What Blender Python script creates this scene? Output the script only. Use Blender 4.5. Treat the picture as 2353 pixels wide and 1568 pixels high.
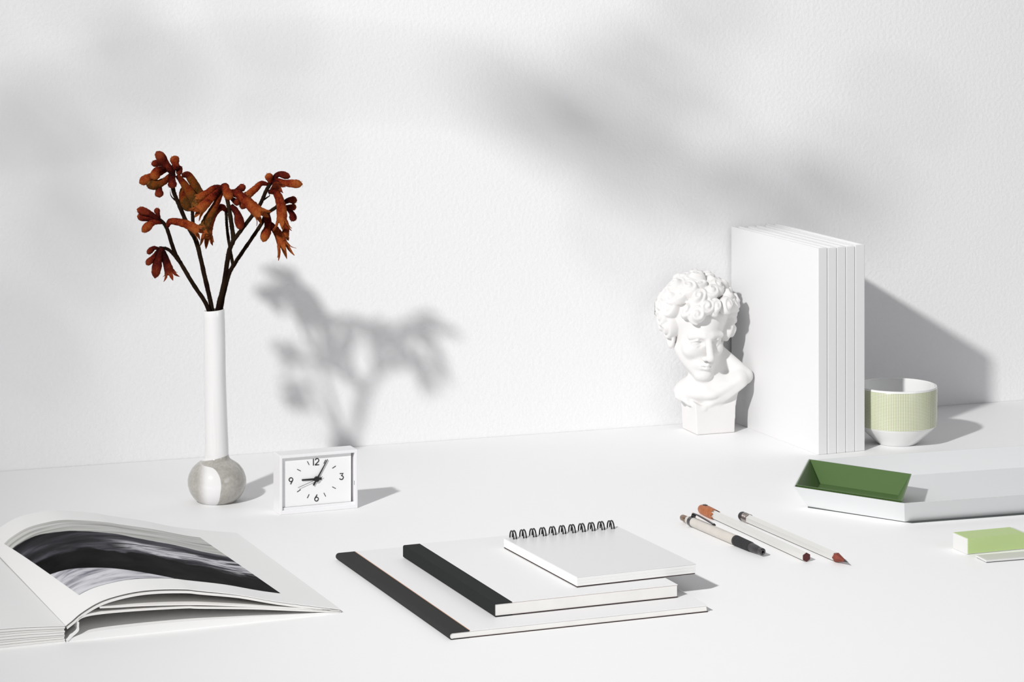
import bpy, bmesh, math, random
import numpy as np
from mathutils import Vector, Matrix

for o in list(bpy.data.objects):
    bpy.data.objects.remove(o, do_unlink=True)
scene = bpy.context.scene
C = scene.collection
R = math.radians

# ------------------------------------------------------------------ camera, world, lamps, exposure
cam_data = bpy.data.cameras.new('camera')
cam_data.lens = 100.0
cam_data.sensor_width = 36.0
cam_data.shift_y = -0.4607            # level camera, lens shifted down: uprights stay upright
cam_data.clip_start = 0.05
cam_data.clip_end = 50
cam = bpy.data.objects.new('camera', cam_data)
cam.location = (0, 0, 0.517)
cam.rotation_euler = (R(90), 0, 0)
C.objects.link(cam)
scene.camera = cam

world = bpy.data.worlds.new('studio_world')
scene.world = world
world.use_nodes = True
bg = world.node_tree.nodes['Background']
bg.inputs['Color'].default_value = (0.965, 0.965, 1.0, 1)
bg.inputs['Strength'].default_value = 0.158

LAMP = Vector((-1.07, 0.45, 1.45))
key = bpy.data.lights.new('key_lamp', 'SPOT')
key.energy = 280
key.color = (1.0, 0.99, 0.975)
key.shadow_soft_size = 0.058
key.spot_size = R(63)
key.spot_blend = 1.0
key_o = bpy.data.objects.new('key_lamp', key)
key_o.location = LAMP
key_o.rotation_euler = (Vector((0.95, 2.83, 0.20)) - LAMP).to_track_quat('-Z', 'Y').to_euler()
C.objects.link(key_o)

fill = bpy.data.lights.new('right_fill', 'AREA')      # soft fill lamp added on the right, well behind the camera
fill.shape = 'SQUARE'
fill.size = 1.4
fill.energy = 12
fill.color = (0.97, 0.975, 1.0)
fill_o = bpy.data.objects.new('right_fill', fill)
fill_o.location = (2.6, -0.5, 1.3)
fill_o.rotation_euler = (Vector((0.3, 2.4, 0.15)) - fill_o.location).to_track_quat('-Z', 'Y').to_euler()
C.objects.link(fill_o)

scene.view_settings.view_transform = 'Standard'
scene.view_settings.look = 'None'
scene.view_settings.gamma = 1
scene.view_settings.use_curve_mapping = False
scene.view_settings.exposure = 0.13

# ------------------------------------------------------------------ materials
def srgb(r, g, b):
    f = lambda c: (c / 255 / 12.92) if c / 255 <= 0.04045 else ((c / 255 + 0.055) / 1.055) ** 2.4
    return (f(r), f(g), f(b), 1)

def mat(name, col, rough=0.6, metal=0.0, spec=0.5, coat=0.0, noise=None, bump=None, coords='Object'):
    """noise = (scale, second colour, contrast); bump = (scale, strength, distance)"""
    m = bpy.data.materials.new(name)
    m.use_nodes = True
    nt = m.node_tree
    p = nt.nodes['Principled BSDF']
    p.inputs['Base Color'].default_value = col
    p.inputs['Roughness'].default_value = rough
    p.inputs['Metallic'].default_value = metal
    p.inputs['Specular IOR Level'].default_value = spec
    p.inputs['Coat Weight'].default_value = coat
    p.inputs['Coat Roughness'].default_value = 0.08
    if noise or bump:
        tc = nt.nodes.new('ShaderNodeTexCoord')
    if noise:
        n = nt.nodes.new('ShaderNodeTexNoise')
        n.inputs['Scale'].default_value = noise[0]
        n.inputs['Detail'].default_value = 5
        nt.links.new(tc.outputs[coords], n.inputs['Vector'])
        r = nt.nodes.new('ShaderNodeValToRGB')
        r.color_ramp.elements[0].position = 0.5 - noise[2]
        r.color_ramp.elements[1].position = 0.5 + noise[2]
        r.color_ramp.elements[0].color = col
        r.color_ramp.elements[1].color = noise[1]
        nt.links.new(n.outputs['Fac'], r.inputs['Fac'])
        nt.links.new(r.outputs['Color'], p.inputs['Base Color'])
    if bump:
        n2 = nt.nodes.new('ShaderNodeTexNoise')
        n2.inputs['Scale'].default_value = bump[0]
        n2.inputs['Detail'].default_value = 4
        nt.links.new(tc.outputs[coords], n2.inputs['Vector'])
        b = nt.nodes.new('ShaderNodeBump')
        b.inputs['Strength'].default_value = bump[1]
        b.inputs['Distance'].default_value = bump[2]
        nt.links.new(n2.outputs['Fac'], b.inputs['Height'])
        nt.links.new(b.outputs['Normal'], p.inputs['Normal'])
    return m

M = {}
M['plaster_wall'] = mat('plaster_wall', (0.86, 0.86, 0.87, 1), 0.9, spec=0.15, bump=(300, 0.34, 0.0013))
M['desk'] = mat('white_desk_laminate', (0.90, 0.90, 0.905, 1), 0.55, spec=0.25)
M['floor'] = mat('pale_floor', (0.75, 0.75, 0.75, 1), 0.6, noise=(3, (0.70, 0.70, 0.69, 1), 0.2))
M['paper'] = mat('white_paper', (0.87, 0.87, 0.865, 1), 0.75, spec=0.2)
M['page_edge'] = mat('page_edges', (0.86, 0.85, 0.83, 1), 0.85, spec=0.1, noise=(60, (0.80, 0.79, 0.77, 1), 0.25))
M['hardback_white'] = mat('hardback_white', (0.765, 0.765, 0.77, 1), 0.5, spec=0.35)
M['cover_white'] = mat('white_cover', (0.83, 0.83, 0.835, 1), 0.5, spec=0.35)
M['pad_cover'] = mat('pad_cover', (0.73, 0.73, 0.735, 1), 0.32, spec=0.5)
M['kraft'] = mat('kraft_board', srgb(196, 150, 120), 0.8)
M['board_dark'] = mat('dark_board', srgb(62, 50, 48), 0.8)
M['tape'] = mat('charcoal_cloth', srgb(50, 51, 50), 0.85, spec=0.2, bump=(900, 0.25, 0.0003))
M['tape_black'] = mat('black_cloth', srgb(36, 38, 38), 0.85, spec=0.2, bump=(900, 0.25, 0.0003))
M['black'] = mat('black_enamel', srgb(24, 23, 24), 0.4)
M['plaster'] = mat('plaster_cast', (0.755, 0.745, 0.74, 1), 0.7, spec=0.25, noise=(25, (0.78, 0.77, 0.76, 1), 0.25))
M['plastic'] = mat('white_plastic', (0.85, 0.845, 0.86, 1), 0.35, spec=0.4)
M['dial'] = mat('clock_dial', (0.88, 0.88, 0.885, 1), 0.6, spec=0.2)
M['porcelain'] = mat('white_porcelain', (0.84, 0.845, 0.84, 1), 0.12, spec=0.5, coat=0.4)
M['tray_metal'] = mat('pale_grey_tray', srgb(222, 224, 225), 0.42, spec=0.5)
M['tray_edge'] = mat('tray_underside', srgb(70, 74, 74), 0.6)
M['green'] = mat('green_lacquer', srgb(76, 104, 55), 0.40, spec=0.4)
M['rubber'] = mat('white_rubber', (0.68, 0.68, 0.67, 1), 0.65, spec=0.25)
M['sleeve'] = mat('green_paper_sleeve', srgb(182, 203, 142), 0.55, spec=0.3)
M['slab_grey'] = mat('warm_grey_panel', srgb(205, 205, 198), 0.5)
M['pearl'] = mat('pearl_barrel', srgb(202, 197, 190), 0.32, spec=0.5, noise=(90, srgb(188, 183, 176), 0.3))
M['pencil_white'] = mat('white_pencil_lacquer', srgb(206, 206, 203), 0.3, spec=0.5)
M['gunmetal'] = mat('gunmetal', srgb(92, 90, 92), 0.28, metal=0.9)
M['bronze'] = mat('bronze_button', srgb(150, 128, 112), 0.25, metal=0.9)
M['chrome'] = mat('ferrule_metal', srgb(170, 160, 155), 0.22, metal=1.0)
M['grip'] = mat('black_grip_rubber', srgb(40, 40, 42), 0.6)
M['copper'] = mat('copper_foil', srgb(190, 116, 66), 0.42, metal=0.35, noise=(260, srgb(158, 84, 42), 0.2))
M['gold'] = mat('gold_print', srgb(205, 180, 110), 0.4, metal=0.3)
M['red_wood'] = mat('red_cedar', srgb(112, 46, 34), 0.75, noise=(300, srgb(134, 64, 48), 0.2))
M['red_dark'] = mat('oxblood_end', srgb(78, 24, 24), 0.55)
M['graphite'] = mat('graphite', srgb(48, 46, 48), 0.4)
def fuzz_mat(name, stops, nscale=160):
    """colour runs along each bud ('t': 0 at the stalk, 1 at the tip) broken up by mottling"""
    m = bpy.data.materials.new(name); m.use_nodes = True
    nt = m.node_tree; N = nt.nodes; L = nt.links
    p = N['Principled BSDF']; p.inputs['Roughness'].default_value = 0.9; p.inputs['Specular IOR Level'].default_value = 0.05
    at = N.new('ShaderNodeAttribute'); at.attribute_name = 't'
    tc = N.new('ShaderNodeTexCoord')
    def nz(sc, det):
        n = N.new('ShaderNodeTexNoise'); n.inputs['Scale'].default_value = sc; n.inputs['Detail'].default_value = det
        L.new(tc.outputs['Object'], n.inputs['Vector']); return n.outputs['Fac']
    def ma(a, mul, add):
        q = N.new('ShaderNodeMath'); q.operation = 'MULTIPLY_ADD'; L.new(a, q.inputs[0]); q.inputs[1].default_value = mul
        if hasattr(add, 'links'): L.new(add, q.inputs[2])
        else: q.inputs[2].default_value = add
        return q.outputs[0]
    f = ma(nz(nscale, 4), 1.1, ma(nz(900, 3), 0.7, ma(at.outputs['Fac'], 0.75, -0.80)))
    r = N.new('ShaderNodeValToRGB'); cr = r.color_ramp
    while len(cr.elements) < len(stops): cr.elements.new(0.5)
    for e, (pos, c) in zip(cr.elements, stops):
        e.position = pos; e.color = c
    L.new(f, r.inputs['Fac']); L.new(r.outputs['Color'], p.inputs['Base Color'])
    b = N.new('ShaderNodeBump'); b.inputs['Strength'].default_value = 0.8; b.inputs['Distance'].default_value = 0.0006
    L.new(nz(1500, 4), b.inputs['Height']); L.new(b.outputs['Normal'], p.inputs['Normal'])
    return m
M['rust'] = fuzz_mat('rust_flower', [(.10, srgb(34, 8, 6)), (.34, srgb(88, 22, 12)), (.60, srgb(124, 50, 22)), (.9, srgb(146, 78, 36))])
M['rust_dark'] = fuzz_mat('dark_bud', [(.10, srgb(30, 8, 7)), (.40, srgb(66, 16, 12)), (.70, srgb(100, 34, 20)), (.95, srgb(120, 54, 30))])
M['olive'] = fuzz_mat('olive_bud', [(.08, srgb(58, 14, 10)), (.30, srgb(96, 34, 14)), (.50, srgb(112, 58, 20)), (.75, srgb(60, 42, 18)), (.95, srgb(118, 74, 32))])
M['stem'] = mat('dark_stem', srgb(22, 10, 9), 0.95, spec=0.03, noise=(70, srgb(44, 33, 22), 0.2), bump=(1200, 0.6, 0.0006))
M['leaf'] = mat('branch_leaf', srgb(96, 116, 76), 0.6)
M['bark'] = mat('branch_bark', srgb(110, 96, 80), 0.85)
M['pot'] = mat('terracotta_pot', srgb(190, 120, 90), 0.8)
M['soil'] = mat('potting_soil', srgb(60, 46, 38), 0.95)

# ------------------------------------------------------------------ mesh helpers
class MB:
    def __init__(self):
        self.v = []; self.f = []
    def add(self, vs, fs):
        n = len(self.v)
        self.v += [tuple(p) for p in vs]
        self.f += [tuple(i + n for i in f) for f in fs]
        return self
    def box(self, x0, x1, y0, y1, z0, z1):
        vs = [(x, y, z) for z in (z0, z1) for y in (y0, y1) for x in (x0, x1)]
        return self.add(vs, [(0, 2, 3, 1), (4, 5, 7, 6), (0, 1, 5, 4), (2, 6, 7, 3), (0, 4, 6, 2), (1, 3, 7, 5)])
    def prism(self, poly, y0, y1):
        """polygon of (x, z) extruded along y"""
        n = len(poly)
        vs = [(x, y0, z) for x, z in poly] + [(x, y1, z) for x, z in poly]
        fs = [tuple(range(n)), tuple(range(2 * n - 1, n - 1, -1))]
        fs += [(i, i + n, (i + 1) % n + n, (i + 1) % n) for i in range(n)]
        return self.add(vs, fs)
    def strip(self, top, bot, y0, y1, top2=None, bot2=None, ny=6):
        """sheet with a (x,z) profile top and bottom, lofted from y0 (near) to y1 (far)"""
        top2 = top2 or top; bot2 = bot2 or bot
        n = len(top); vs = []; fs = []
        for j in range(ny + 1):
            t = j / ny; y = y0 + (y1 - y0) * t
            for a, b in ((top, top2), (bot, bot2)):
                for p, q in zip(a, b):
                    vs.append((p[0] + (q[0] - p[0]) * t, y, p[1] + (q[1] - p[1]) * t))
        s = 2 * n
        for j in range(ny):
            for i in range(n - 1):
                a = j * s + i
                fs.append((a, a + 1, a + 1 + s, a + s))
                b = j * s + n + i
                fs.append((b, b + s, b + 1 + s, b + 1))
            a = j * s
            fs.append((a, a + s, a + n + s, a + n))
            a = j * s + n - 1
            fs.append((a, a + n, a + n + s, a + s))
        for i in range(n - 1):
            fs.append((i, i + n, i + n + 1, i + 1))
            a = ny * s + i
            fs.append((a, a + 1, a + n + 1, a + n))
        return self.add(vs, fs)
    def lathe(self, prof, n=48, off=None):
        vs = []; fs = []
        for (r, z) in prof:
            ox = off(z) if off else (0, 0)
            for k in range(n):
                a = 2 * math.pi * k / n
                vs.append((ox[0] + r * math.cos(a), ox[1] + r * math.sin(a), z + (ox[2] * r * math.cos(a) if len(ox) > 2 else 0)))
        for i in range(len(prof) - 1):
            for k in range(n):
                k2 = (k + 1) % n
                fs.append((i * n + k, i * n + k2, (i + 1) * n + k2, (i + 1) * n + k))
        fs.append(tuple(range(n - 1, -1, -1)))
        fs.append(tuple(range((len(prof) - 1) * n, len(prof) * n)))
        return self.add(vs, fs)
    def tube(self, pts, rad, n=10, caps=True, jitter=0.0, rng=None):
        pts = [Vector(p) for p in pts]; m = len(pts)
        if not hasattr(rad, '__len__'):
            rad = [rad] * m
        vs = []; fs = []; ref = None
        for i, p in enumerate(pts):
            t = (pts[min(i + 1, m - 1)] - pts[max(i - 1, 0)]).normalized()
            if ref is None:
                ref = t.orthogonal().normalized()
            ref = (ref - t * ref.dot(t)).normalized()
            b = t.cross(ref)
            for k in range(n):
                a = 2 * math.pi * k / n
                rr = rad[i] * (1 + (rng.uniform(-jitter, jitter) if rng else 0))
                vs.append(p + (ref * math.cos(a) + b * math.sin(a)) * rr)
        for i in range(m - 1):
            for k in range(n):
                k2 = (k + 1) % n
                fs.append((i * n + k, i * n + k2, (i + 1) * n + k2, (i + 1) * n + k))
        if caps:
            fs.append(tuple(range(n - 1, -1, -1)))
            fs.append(tuple(range((m - 1) * n, m * n)))
        return self.add(vs, fs)
    def build(self, name, material, parent=None, smooth=False, bevel=0.0, seg=2, angle=40):
        me = bpy.data.meshes.new(name)
        me.from_pydata(self.v, [], self.f)
        bm = bmesh.new(); bm.from_mesh(me)
        bmesh.ops.recalc_face_normals(bm, faces=bm.faces)
        bm.to_mesh(me); bm.free()
        me.materials.append(M[material])
        o = bpy.data.objects.new(name, me)
        C.objects.link(o)
        if parent:
            o.parent = parent
        if smooth:
            me.polygons.foreach_set('use_smooth', [True] * len(me.polygons))
            me.set_sharp_from_angle(angle=R(angle))
        if bevel:
            b = o.modifiers.new('bevel', 'BEVEL')
            b.width = bevel; b.segments = seg; b.limit_method = 'ANGLE'; b.angle_limit = R(50)
        return o

def thing(name, label, cat, loc=(0, 0, 0), rotz=0.0, group=None):
    o = bpy.data.objects.new(name, None)
    o.empty_display_size = 0.01
    C.objects.link(o)
    o.location = loc
    o.rotation_euler = (0, 0, R(rotz))
    o['label'] = label; o['category'] = cat
    if group:
        o['group'] = group
    return o

def tag(o, label, cat, group=None):
    o['label'] = label; o['category'] = cat
    if group:
        o['group'] = group
    return o

def catmull(pts, per=6):
    P = [Vector(p) for p in pts]
    P = [P[0] * 2 - P[1]] + P + [P[-1] * 2 - P[-2]]
    out = []
    for i in range(1, len(P) - 2):
        for k in range(per):
            t = k / per
            a, b, c, d = P[i - 1], P[i], P[i + 1], P[i + 2]
            out.append(0.5 * ((2 * b) + (c - a) * t + (2 * a - 5 * b + 4 * c - d) * t * t + (3 * b - a - 3 * c + d) * t ** 3))
    out.append(P[-2])
    return out

def along(profile, n):
    """resample a list of (t, value) at n+1 even steps"""
    xs = [p[0] for p in profile]; ys = [p[1] for p in profile]
    return [float(np.interp(i / n, xs, ys)) for i in range(n + 1)]

# ------------------------------------------------------------------ the setting
WALL_A = 19.28                       # the wall runs away to the right
WT = Vector((math.cos(R(WALL_A)), math.sin(R(WALL_A)), 0))
W0 = Vector((-0.24814, 2.50862, 0))  # a point where wall and desk meet
FLOOR_Z = -0.74

w = MB().box(-2.6, 2.6, 0, 0.12, FLOOR_Z, 2.3).build('wall_back', 'plaster_wall')
w.location = W0; w.rotation_euler = (0, 0, R(WALL_A)); w['kind'] = 'structure'
fl = MB().box(-3.5, 3.5, -4.0, 0.0, FLOOR_Z - 0.05, FLOOR_Z).build('floor', 'floor')
fl.location = W0; fl.rotation_euler = (0, 0, R(WALL_A)); fl['kind'] = 'structure'

desk = thing('desk', 'wide plain white desk standing against the plaster wall', 'desk', (W0.x, W0.y, 0), WALL_A)
MB().box(-1.0, 1.25, -1.0, -0.0005, -0.03, 0.0).build('desk_top', 'desk', desk, bevel=0.0)
for x in (-0.95, 1.20):
    for y in (-0.95, -0.05):
        MB().box(x - 0.025, x + 0.025, y - 0.025, y + 0.025, FLOOR_Z, -0.03).build('leg', 'desk', desk, bevel=0.002)

# ------------------------------------------------------------------ open art book
BOOK_A = 22.5
book = thing('open_book', 'open art book showing a black and white photograph', 'book', (-0.2985, 1.9020, 0), BOOK_A)
DEP = 0.246
XS = [0.0, .0046, .0099, .0204, .0311, .047, .0631, .0822, .0924, .1197, .1474, .1809, .194]
ZN = [.0113, .0145, .0185, .0240, .0272, .0294, .0295, .0278, .0258, .0203, .0130, .0057, .0030]
ZF = [.0125, .0190, .0235, .0290, .0315, .0330, .0312, .0278, .0252, .0188, .0112, .0050, .0030]
def zpage(x, t):
    return float((1 - t) * np.interp(x, XS, ZN) + t * np.interp(x, XS, ZF))
def smooth_xs(a, b, n):
    return [a + (b - a) * i / n for i in range(n + 1)]
def spl(xs, zs, n=40, a=None, b=None):
    """smooth profile through the points"""
    pts = catmull([(x, 0, z) for x, z in zip(xs, zs)], 4)
    return [(p.x, p.z) for p in pts]
topN = spl(XS, ZN); topF = spl(XS, ZF)
def under(prof, d):
    return [(x, max(z - d, 0.0006)) for x, z in prof]
# the picture page and the sheets right under it
pict_page = MB().strip(topN, under(topN, 0.0005), 0, DEP, topF, under(topF, 0.0005)).build('page', 'paper', book, smooth=True)
lN = [(x + .0012, z - .0011 - .0006 * math.sin(min(x / .12, 1) * math.pi)) for x, z in topN if x < .188]
lF = [(x + .0012, z - .0011 - .0006 * math.sin(min(x / .12, 1) * math.pi)) for x, z in topF if x < .188]
n_ = min(len(lN), len(lF)); lN = lN[:n_]; lF = lF[:n_]
MB().strip(lN, under(lN, .0016), 0, DEP, lF, under(lF, .0016)).build('page_bundle', 'page_edge', book, smooth=True)
# a second bundle that leaves the first and falls flat
bx = [.0235, .035, .0524, .0822, .1033, .1418, .1809, .1935]
bz = [.0215, .0208, .0200, .0178, .0154, .0100, .0042, .0022]
b2 = spl(bx, bz)
MB().strip(b2, under(b2, .0012), 0, DEP).build('page_bundle', 'page_edge', book, smooth=True)
cxs = [.0078, .0104, .0204, .047, .0822, .0924, .1308, .1641, .1935]
czs = [.0128, .0160, .0176, .0174, .0158, .0146, .0103, .0057, .0018]
c2 = spl(cxs, czs)
MB().strip(c2, under(c2, .0014), 0, DEP).build('page_bundle', 'page_edge', book, smooth=True)
# back cover board with its end paper, folded up at the spine
d2 = spl([.0006, .0067, .0194, .047, .0822, .1197, .1641, .1945], [.0010, .0030, .0050, .0057, .0055, .0042, .0022, .0012])
MB().strip(d2, [(x, 0.0) for x, z in d2], 0.0005, DEP - 0.0005).build('back_cover', 'paper', book, smooth=True)
ep = spl([.0004, .0040, .0078, .0080, .0082], [.0012, .0040, .0072, .0105, .0130])
MB().strip(ep, [(x + .0011, z - .0006) for x, z in ep], 0, DEP).build('end_paper', 'paper', book, smooth=True)
# left half: a thick closed block of pages under the facing page
lt = spl([-.192, -.120, -.06, -.03, -.012, -.0004], [.0115, .0135, .0137, .0132, .0120, .0112])
for k in range(7):
    z0 = .0012 + k * (1 / 7.4) * .0095
    t0 = k / 7.0; t1 = (k + 1) / 7.0
    a = [(x - .0004 * (k % 2), .0010 + (z - .0010 - .0006) * t1 - .00022) for x, z in lt]
    b = [(x - .0004 * (k % 2), .0010 + (z - .0010 - .0006) * t0) for x, z in lt]
    MB().strip(a, b, 0.0003 * (k % 3), DEP, ny=2).build('page_bundle', 'page_edge', book, smooth=True)
MB().strip(lt, [(x, z - .0005) for x, z in lt], 0, DEP, ny=2).build('page', 'paper', book, smooth=True)
MB().box(-.193, -.0002, -.0002, DEP + .0005, 0, .0009).build('front_cover', 'paper', book)

# the printed photograph lying on the page
def print_material():
    m = bpy.data.materials.new('seascape_print'); m.use_nodes = True
    nt = m.node_tree; N = nt.nodes; L = nt.links
    p = N['Principled BSDF']; p.inputs['Roughness'].default_value = 0.7; p.inputs['Specular IOR Level'].default_value = 0.03
    uv = N.new('ShaderNodeUVMap'); uv.uv_map = 'UVMap'
    sep = N.new('ShaderNodeSeparateXYZ'); L.new(uv.outputs[0], sep.inputs[0])
    U, V = sep.outputs[0], sep.outputs[1]
    def math_(op, a, b=None, c=None):
        n = N.new('ShaderNodeMath'); n.operation = op
        for i, q in enumerate((a, b, c)):
            if q is None: continue
            if hasattr(q, 'links'): L.new(q, n.inputs[i])
            else: n.inputs[i].default_value = q
        return n.outputs[0]
    def noise(sx, sy, scale, detail=6, dist=0.0, off=0.0):
        mp = N.new('ShaderNodeMapping'); mp.inputs['Scale'].default_value = (sx, sy, 1)
        mp.inputs['Location'].default_value = (off, off * 0.7, off)
        mp.inputs['Rotation'].default_value = (0, 0, -0.18)
        L.new(uv.outputs[0], mp.inputs[0])
        n = N.new('ShaderNodeTexNoise'); n.inputs['Scale'].default_value = scale
        n.inputs['Detail'].default_value = detail; n.inputs['Distortion'].default_value = dist
        L.new(mp.outputs[0], n.inputs['Vector']); return n.outputs['Fac']
    def ramp(fac, stops):
        r = N.new('ShaderNodeValToRGB'); cr = r.color_ramp
        while len(cr.elements) < len(stops): cr.elements.new(0.5)
        for e, (pos, c) in zip(cr.elements, stops):
            e.position = pos; e.color = c
        L.new(fac, r.inputs['Fac']); return r.outputs['Color']
    def mix(fac, a, b):
        n = N.new('ShaderNodeMix'); n.data_type = 'RGBA'
        L.new(fac, n.inputs['Factor']); L.new(a, n.inputs['A']); L.new(b, n.inputs['B']); return n.outputs['Result']
    def step(x, lo, hi):
        n = N.new('ShaderNodeMapRange'); n.interpolation_type = 'SMOOTHSTEP'
        n.inputs['From Min'].default_value = lo; n.inputs['From Max'].default_value = hi
        L.new(x, n.inputs['Value']); return n.outputs['Result']
    g = lambda v, t=0: srgb(v, v, v + t)
    # dark cliff with broad tonal drift
    cliff = ramp(noise(1.2, 3.5, 2.2, 5, 0.4), [(0.30, g(22, 2)), (0.50, g(52, 4)), (0.66, g(92, 8)), (0.85, g(120, 10))])
    black = ramp(noise(2, 2, 3, 3), [(0.35, g(14, 0)), (0.65, g(30, 0))])
    # lower half of the cliff is black
    edge = math_('ADD', V, math_('MULTIPLY', U, 0.36))
    edge = math_('ADD', edge, math_('MULTIPLY', math_('SUBTRACT', noise(2.5, 2.5, 3, 5), 0.5), 0.22))
    base = mix(step(edge, 0.55, 0.60), black, cliff)
    # foam streaks in the middle and to the right
    foam = ramp(noise(1.6, 9, 2.4, 8, 0.6, 3.1), [(0.44, g(70, 6)), (0.52, g(214, 4)), (0.64, g(120, 8)), (0.74, g(226, 4))])
    fm = math_('MULTIPLY', step(U, 0.36, 0.52), step(edge, 0.60, 0.66))
    top = math_('SUBTRACT', math_('SUBTRACT', 0.80, V), math_('MULTIPLY', U, 0.22))
    fm = math_('MULTIPLY', fm, step(top, 0.02, 0.08))
    base = mix(fm, base, foam)
    # pale streaked sky band at the far side
    sky = ramp(noise(0.7, 11, 3.0, 7, 0.2, 1.7), [(0.30, g(150, -3)), (0.46, g(186, -3)), (0.62, g(206, -2)), (0.8, g(196, -2))])
    sl = math_('ADD', V, math_('MULTIPLY', U, 0.24))
    sl = math_('ADD', sl, math_('MULTIPLY', math_('SUBTRACT', noise(3, 3, 2, 4, 0, 5), 0.5), 0.05))
    base = mix(step(sl, 0.870, 0.888), base, sky)
    # pale water in the near left corner
    water = ramp(noise(2.2, 9, 2.2, 6, 0.5, 7.7), [(0.34, g(120, 10)), (0.5, g(196, 6)), (0.62, g(214, 4)), (0.78, g(150, 12))])
    wl = math_('ADD', V, math_('MULTIPLY', U, 0.78))
    base = mix(step(wl, 0.360, 0.368), water, base)
    L.new(base, p.inputs['Base Color'])
    return m
M['print'] = print_material()
def printed_photo():
    x0, x1, y0, y1 = .0165, .160, .030, .212
    nx, ny = 48, 12
    vs = []; fs = []; uvs = []
    tx = [p[0] for p in topN]
    for j in range(ny + 1):
        t = j / ny; y = y0 + (y1 - y0) * t; tt = y / DEP
        for i in range(nx + 1):
            s = i / nx; x = x0 + (x1 - x0) * s - .0115 * t * (1 - .55 * s)
            z = (1 - tt) * np.interp(x, tx, [p[1] for p in topN]) + tt * np.interp(x, [p[0] for p in topF], [p[1] for p in topF])
            vs.append((x, y, float(z) + .00025)); uvs.append((s, t))
    for j in range(ny):
        for i in range(nx):
            a = j * (nx + 1) + i
            fs.append((a, a + 1, a + nx + 2, a + nx + 1))
    b = MB().add(vs, fs)
    o = b.build('printed_photograph', 'print', pict_page, smooth=True)
    o['label'] = 'black and white rocky seascape print'
    lay = o.data.uv_layers.new(name='UVMap')
    for lp in o.data.loops:
        lay.data[lp.index].uv = uvs[lp.vertex_index]
printed_photo()

# ------------------------------------------------------------------ notebooks and pad
def rect_pose(ax, ay, w, aw, d, ad):
    cx_ = ax + .5 * w * math.cos(R(aw)) - .5 * d * math.sin(R(ad))
    cy_ = ay + .5 * w * math.sin(R(aw)) + .5 * d * math.cos(R(ad))
    return cx_, cy_, (aw + ad) / 2

NB1_T = .0050
x_, y_, a_ = rect_pose(-.0363, 1.9181, .1926, 17.5, .2393, 26.5)
nb1 = thing('notebook', 'large thin white notebook with rounded charcoal spine, bottom of the stack', 'notebook', (x_, y_, 0), a_, 'notebooks in the stack')
hw, hd = .0963, .1197
arc = [(-hw + .0025 - .0019 * math.sin(t), .0025 - .0019 * math.cos(t)) for t in [math.pi * k / 10 for k in range(11)]]
pg = arc + [(hw - .0012, .0044), (hw - .0006, .0008)]
MB().prism(pg, -hd + .0003, hd - .0006).build('page_block', 'page_edge', nb1, smooth=True)
MB().box(-hw + .0140, hw, -hd, hd, .0044, NB1_T - .0001).build('front_cover', 'cover_white', nb1)
MB().box(-hw + .003, hw, -hd, hd, 0, .0007).build('back_cover', 'board_dark', nb1)
outer = [(-hw + .0148, NB1_T)] + [(-hw + .0025 - .0025 * math.sin(t), .0025 + .0025 * math.cos(t)) for t in [math.pi * k / 12 for k in range(13)]] + [(-hw + .0148, 0)]
inner = [(-hw + .0148, .0007)] + [(-hw + .0025 - .0019 * math.sin(t), .0025 - .0019 * math.cos(t)) for t in [math.pi * k / 12 for k in range(13)]] + [(-hw + .0148, NB1_T - .0006)]
n = len(outer)
def loft_ring(outer, inner, y0, y1):
    b = MB(); vs = []; fs = []
    inner = inner[::-1]
    n = len(outer)
    for y in (y0, y1):
        vs += [(x, y, z) for x, z in outer] + [(x, y, z) for x, z in inner]
    s = 2 * n
    for i in range(n - 1):
        fs += [(i, i + 1, i + 1 + s, i + s), (n + i, n + i + s, n + i + 1 + s, n + i + 1),
               (i, n + i, n + i + 1, i + 1), (s + i, s + i + 1, s + n + i + 1, s + n + i)]
    fs += [(0, s, s + n, n), (n - 1, 2 * n - 1, s + 2 * n - 1, s + n - 1)]
    return b.add(vs, fs)
loft_ring(outer, inner, -hd - .0001, hd + .0001).build('spine_tape', 'tape', nb1, smooth=True)
MB().box(-hw + .0148, -hw + .0153, -hd, hd, NB1_T - .0003, NB1_T + .0001).build('cover_fold', 'kraft', nb1)

x_, y_, a_ = rect_pose(-.0093, 1.9516, .1390, 19.4, .1818, 25.1)
nb2 = thing('notebook', 'thick white notebook with square black spine, middle of the stack', 'notebook', (x_, y_, NB1_T + .0002), a_, 'notebooks in the stack')
hw, hd, T2 = .0695, .0909, .0091
MB().box(-hw + .0007, hw - .0004, -hd + .0003, hd - .0004, .0006, T2 - .0005).build('page_block', 'page_edge', nb2)
MB().box(-hw + .012, hw, -hd, hd, T2 - .0005, T2 - .0001).build('front_cover', 'cover_white', nb2)
MB().box(-hw + .012, hw + .0002, -hd + .0001, -hd + .0005, T2 - .0006, T2 - .00035).build('cover_edge', 'kraft', nb2)
MB().box(-hw + .003, hw, -hd, hd, 0, .0006).build('back_cover', 'board_dark', nb2)
outer = [(-hw + .0133, T2), (-hw + .0008, T2), (-hw, T2 - .0008), (-hw, .0008), (-hw + .0008, 0), (-hw + .0133, 0)]
inner = [(-hw + .0133, .0006), (-hw + .0009, .0006), (-hw + .0006, .0009), (-hw + .0006, T2 - .0009), (-hw + .0009, T2 - .0006), (-hw + .0133, T2 - .0006)]
loft_ring(outer, inner, -hd - .0001, hd + .0001).build('spine_tape', 'tape_black', nb2)

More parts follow.
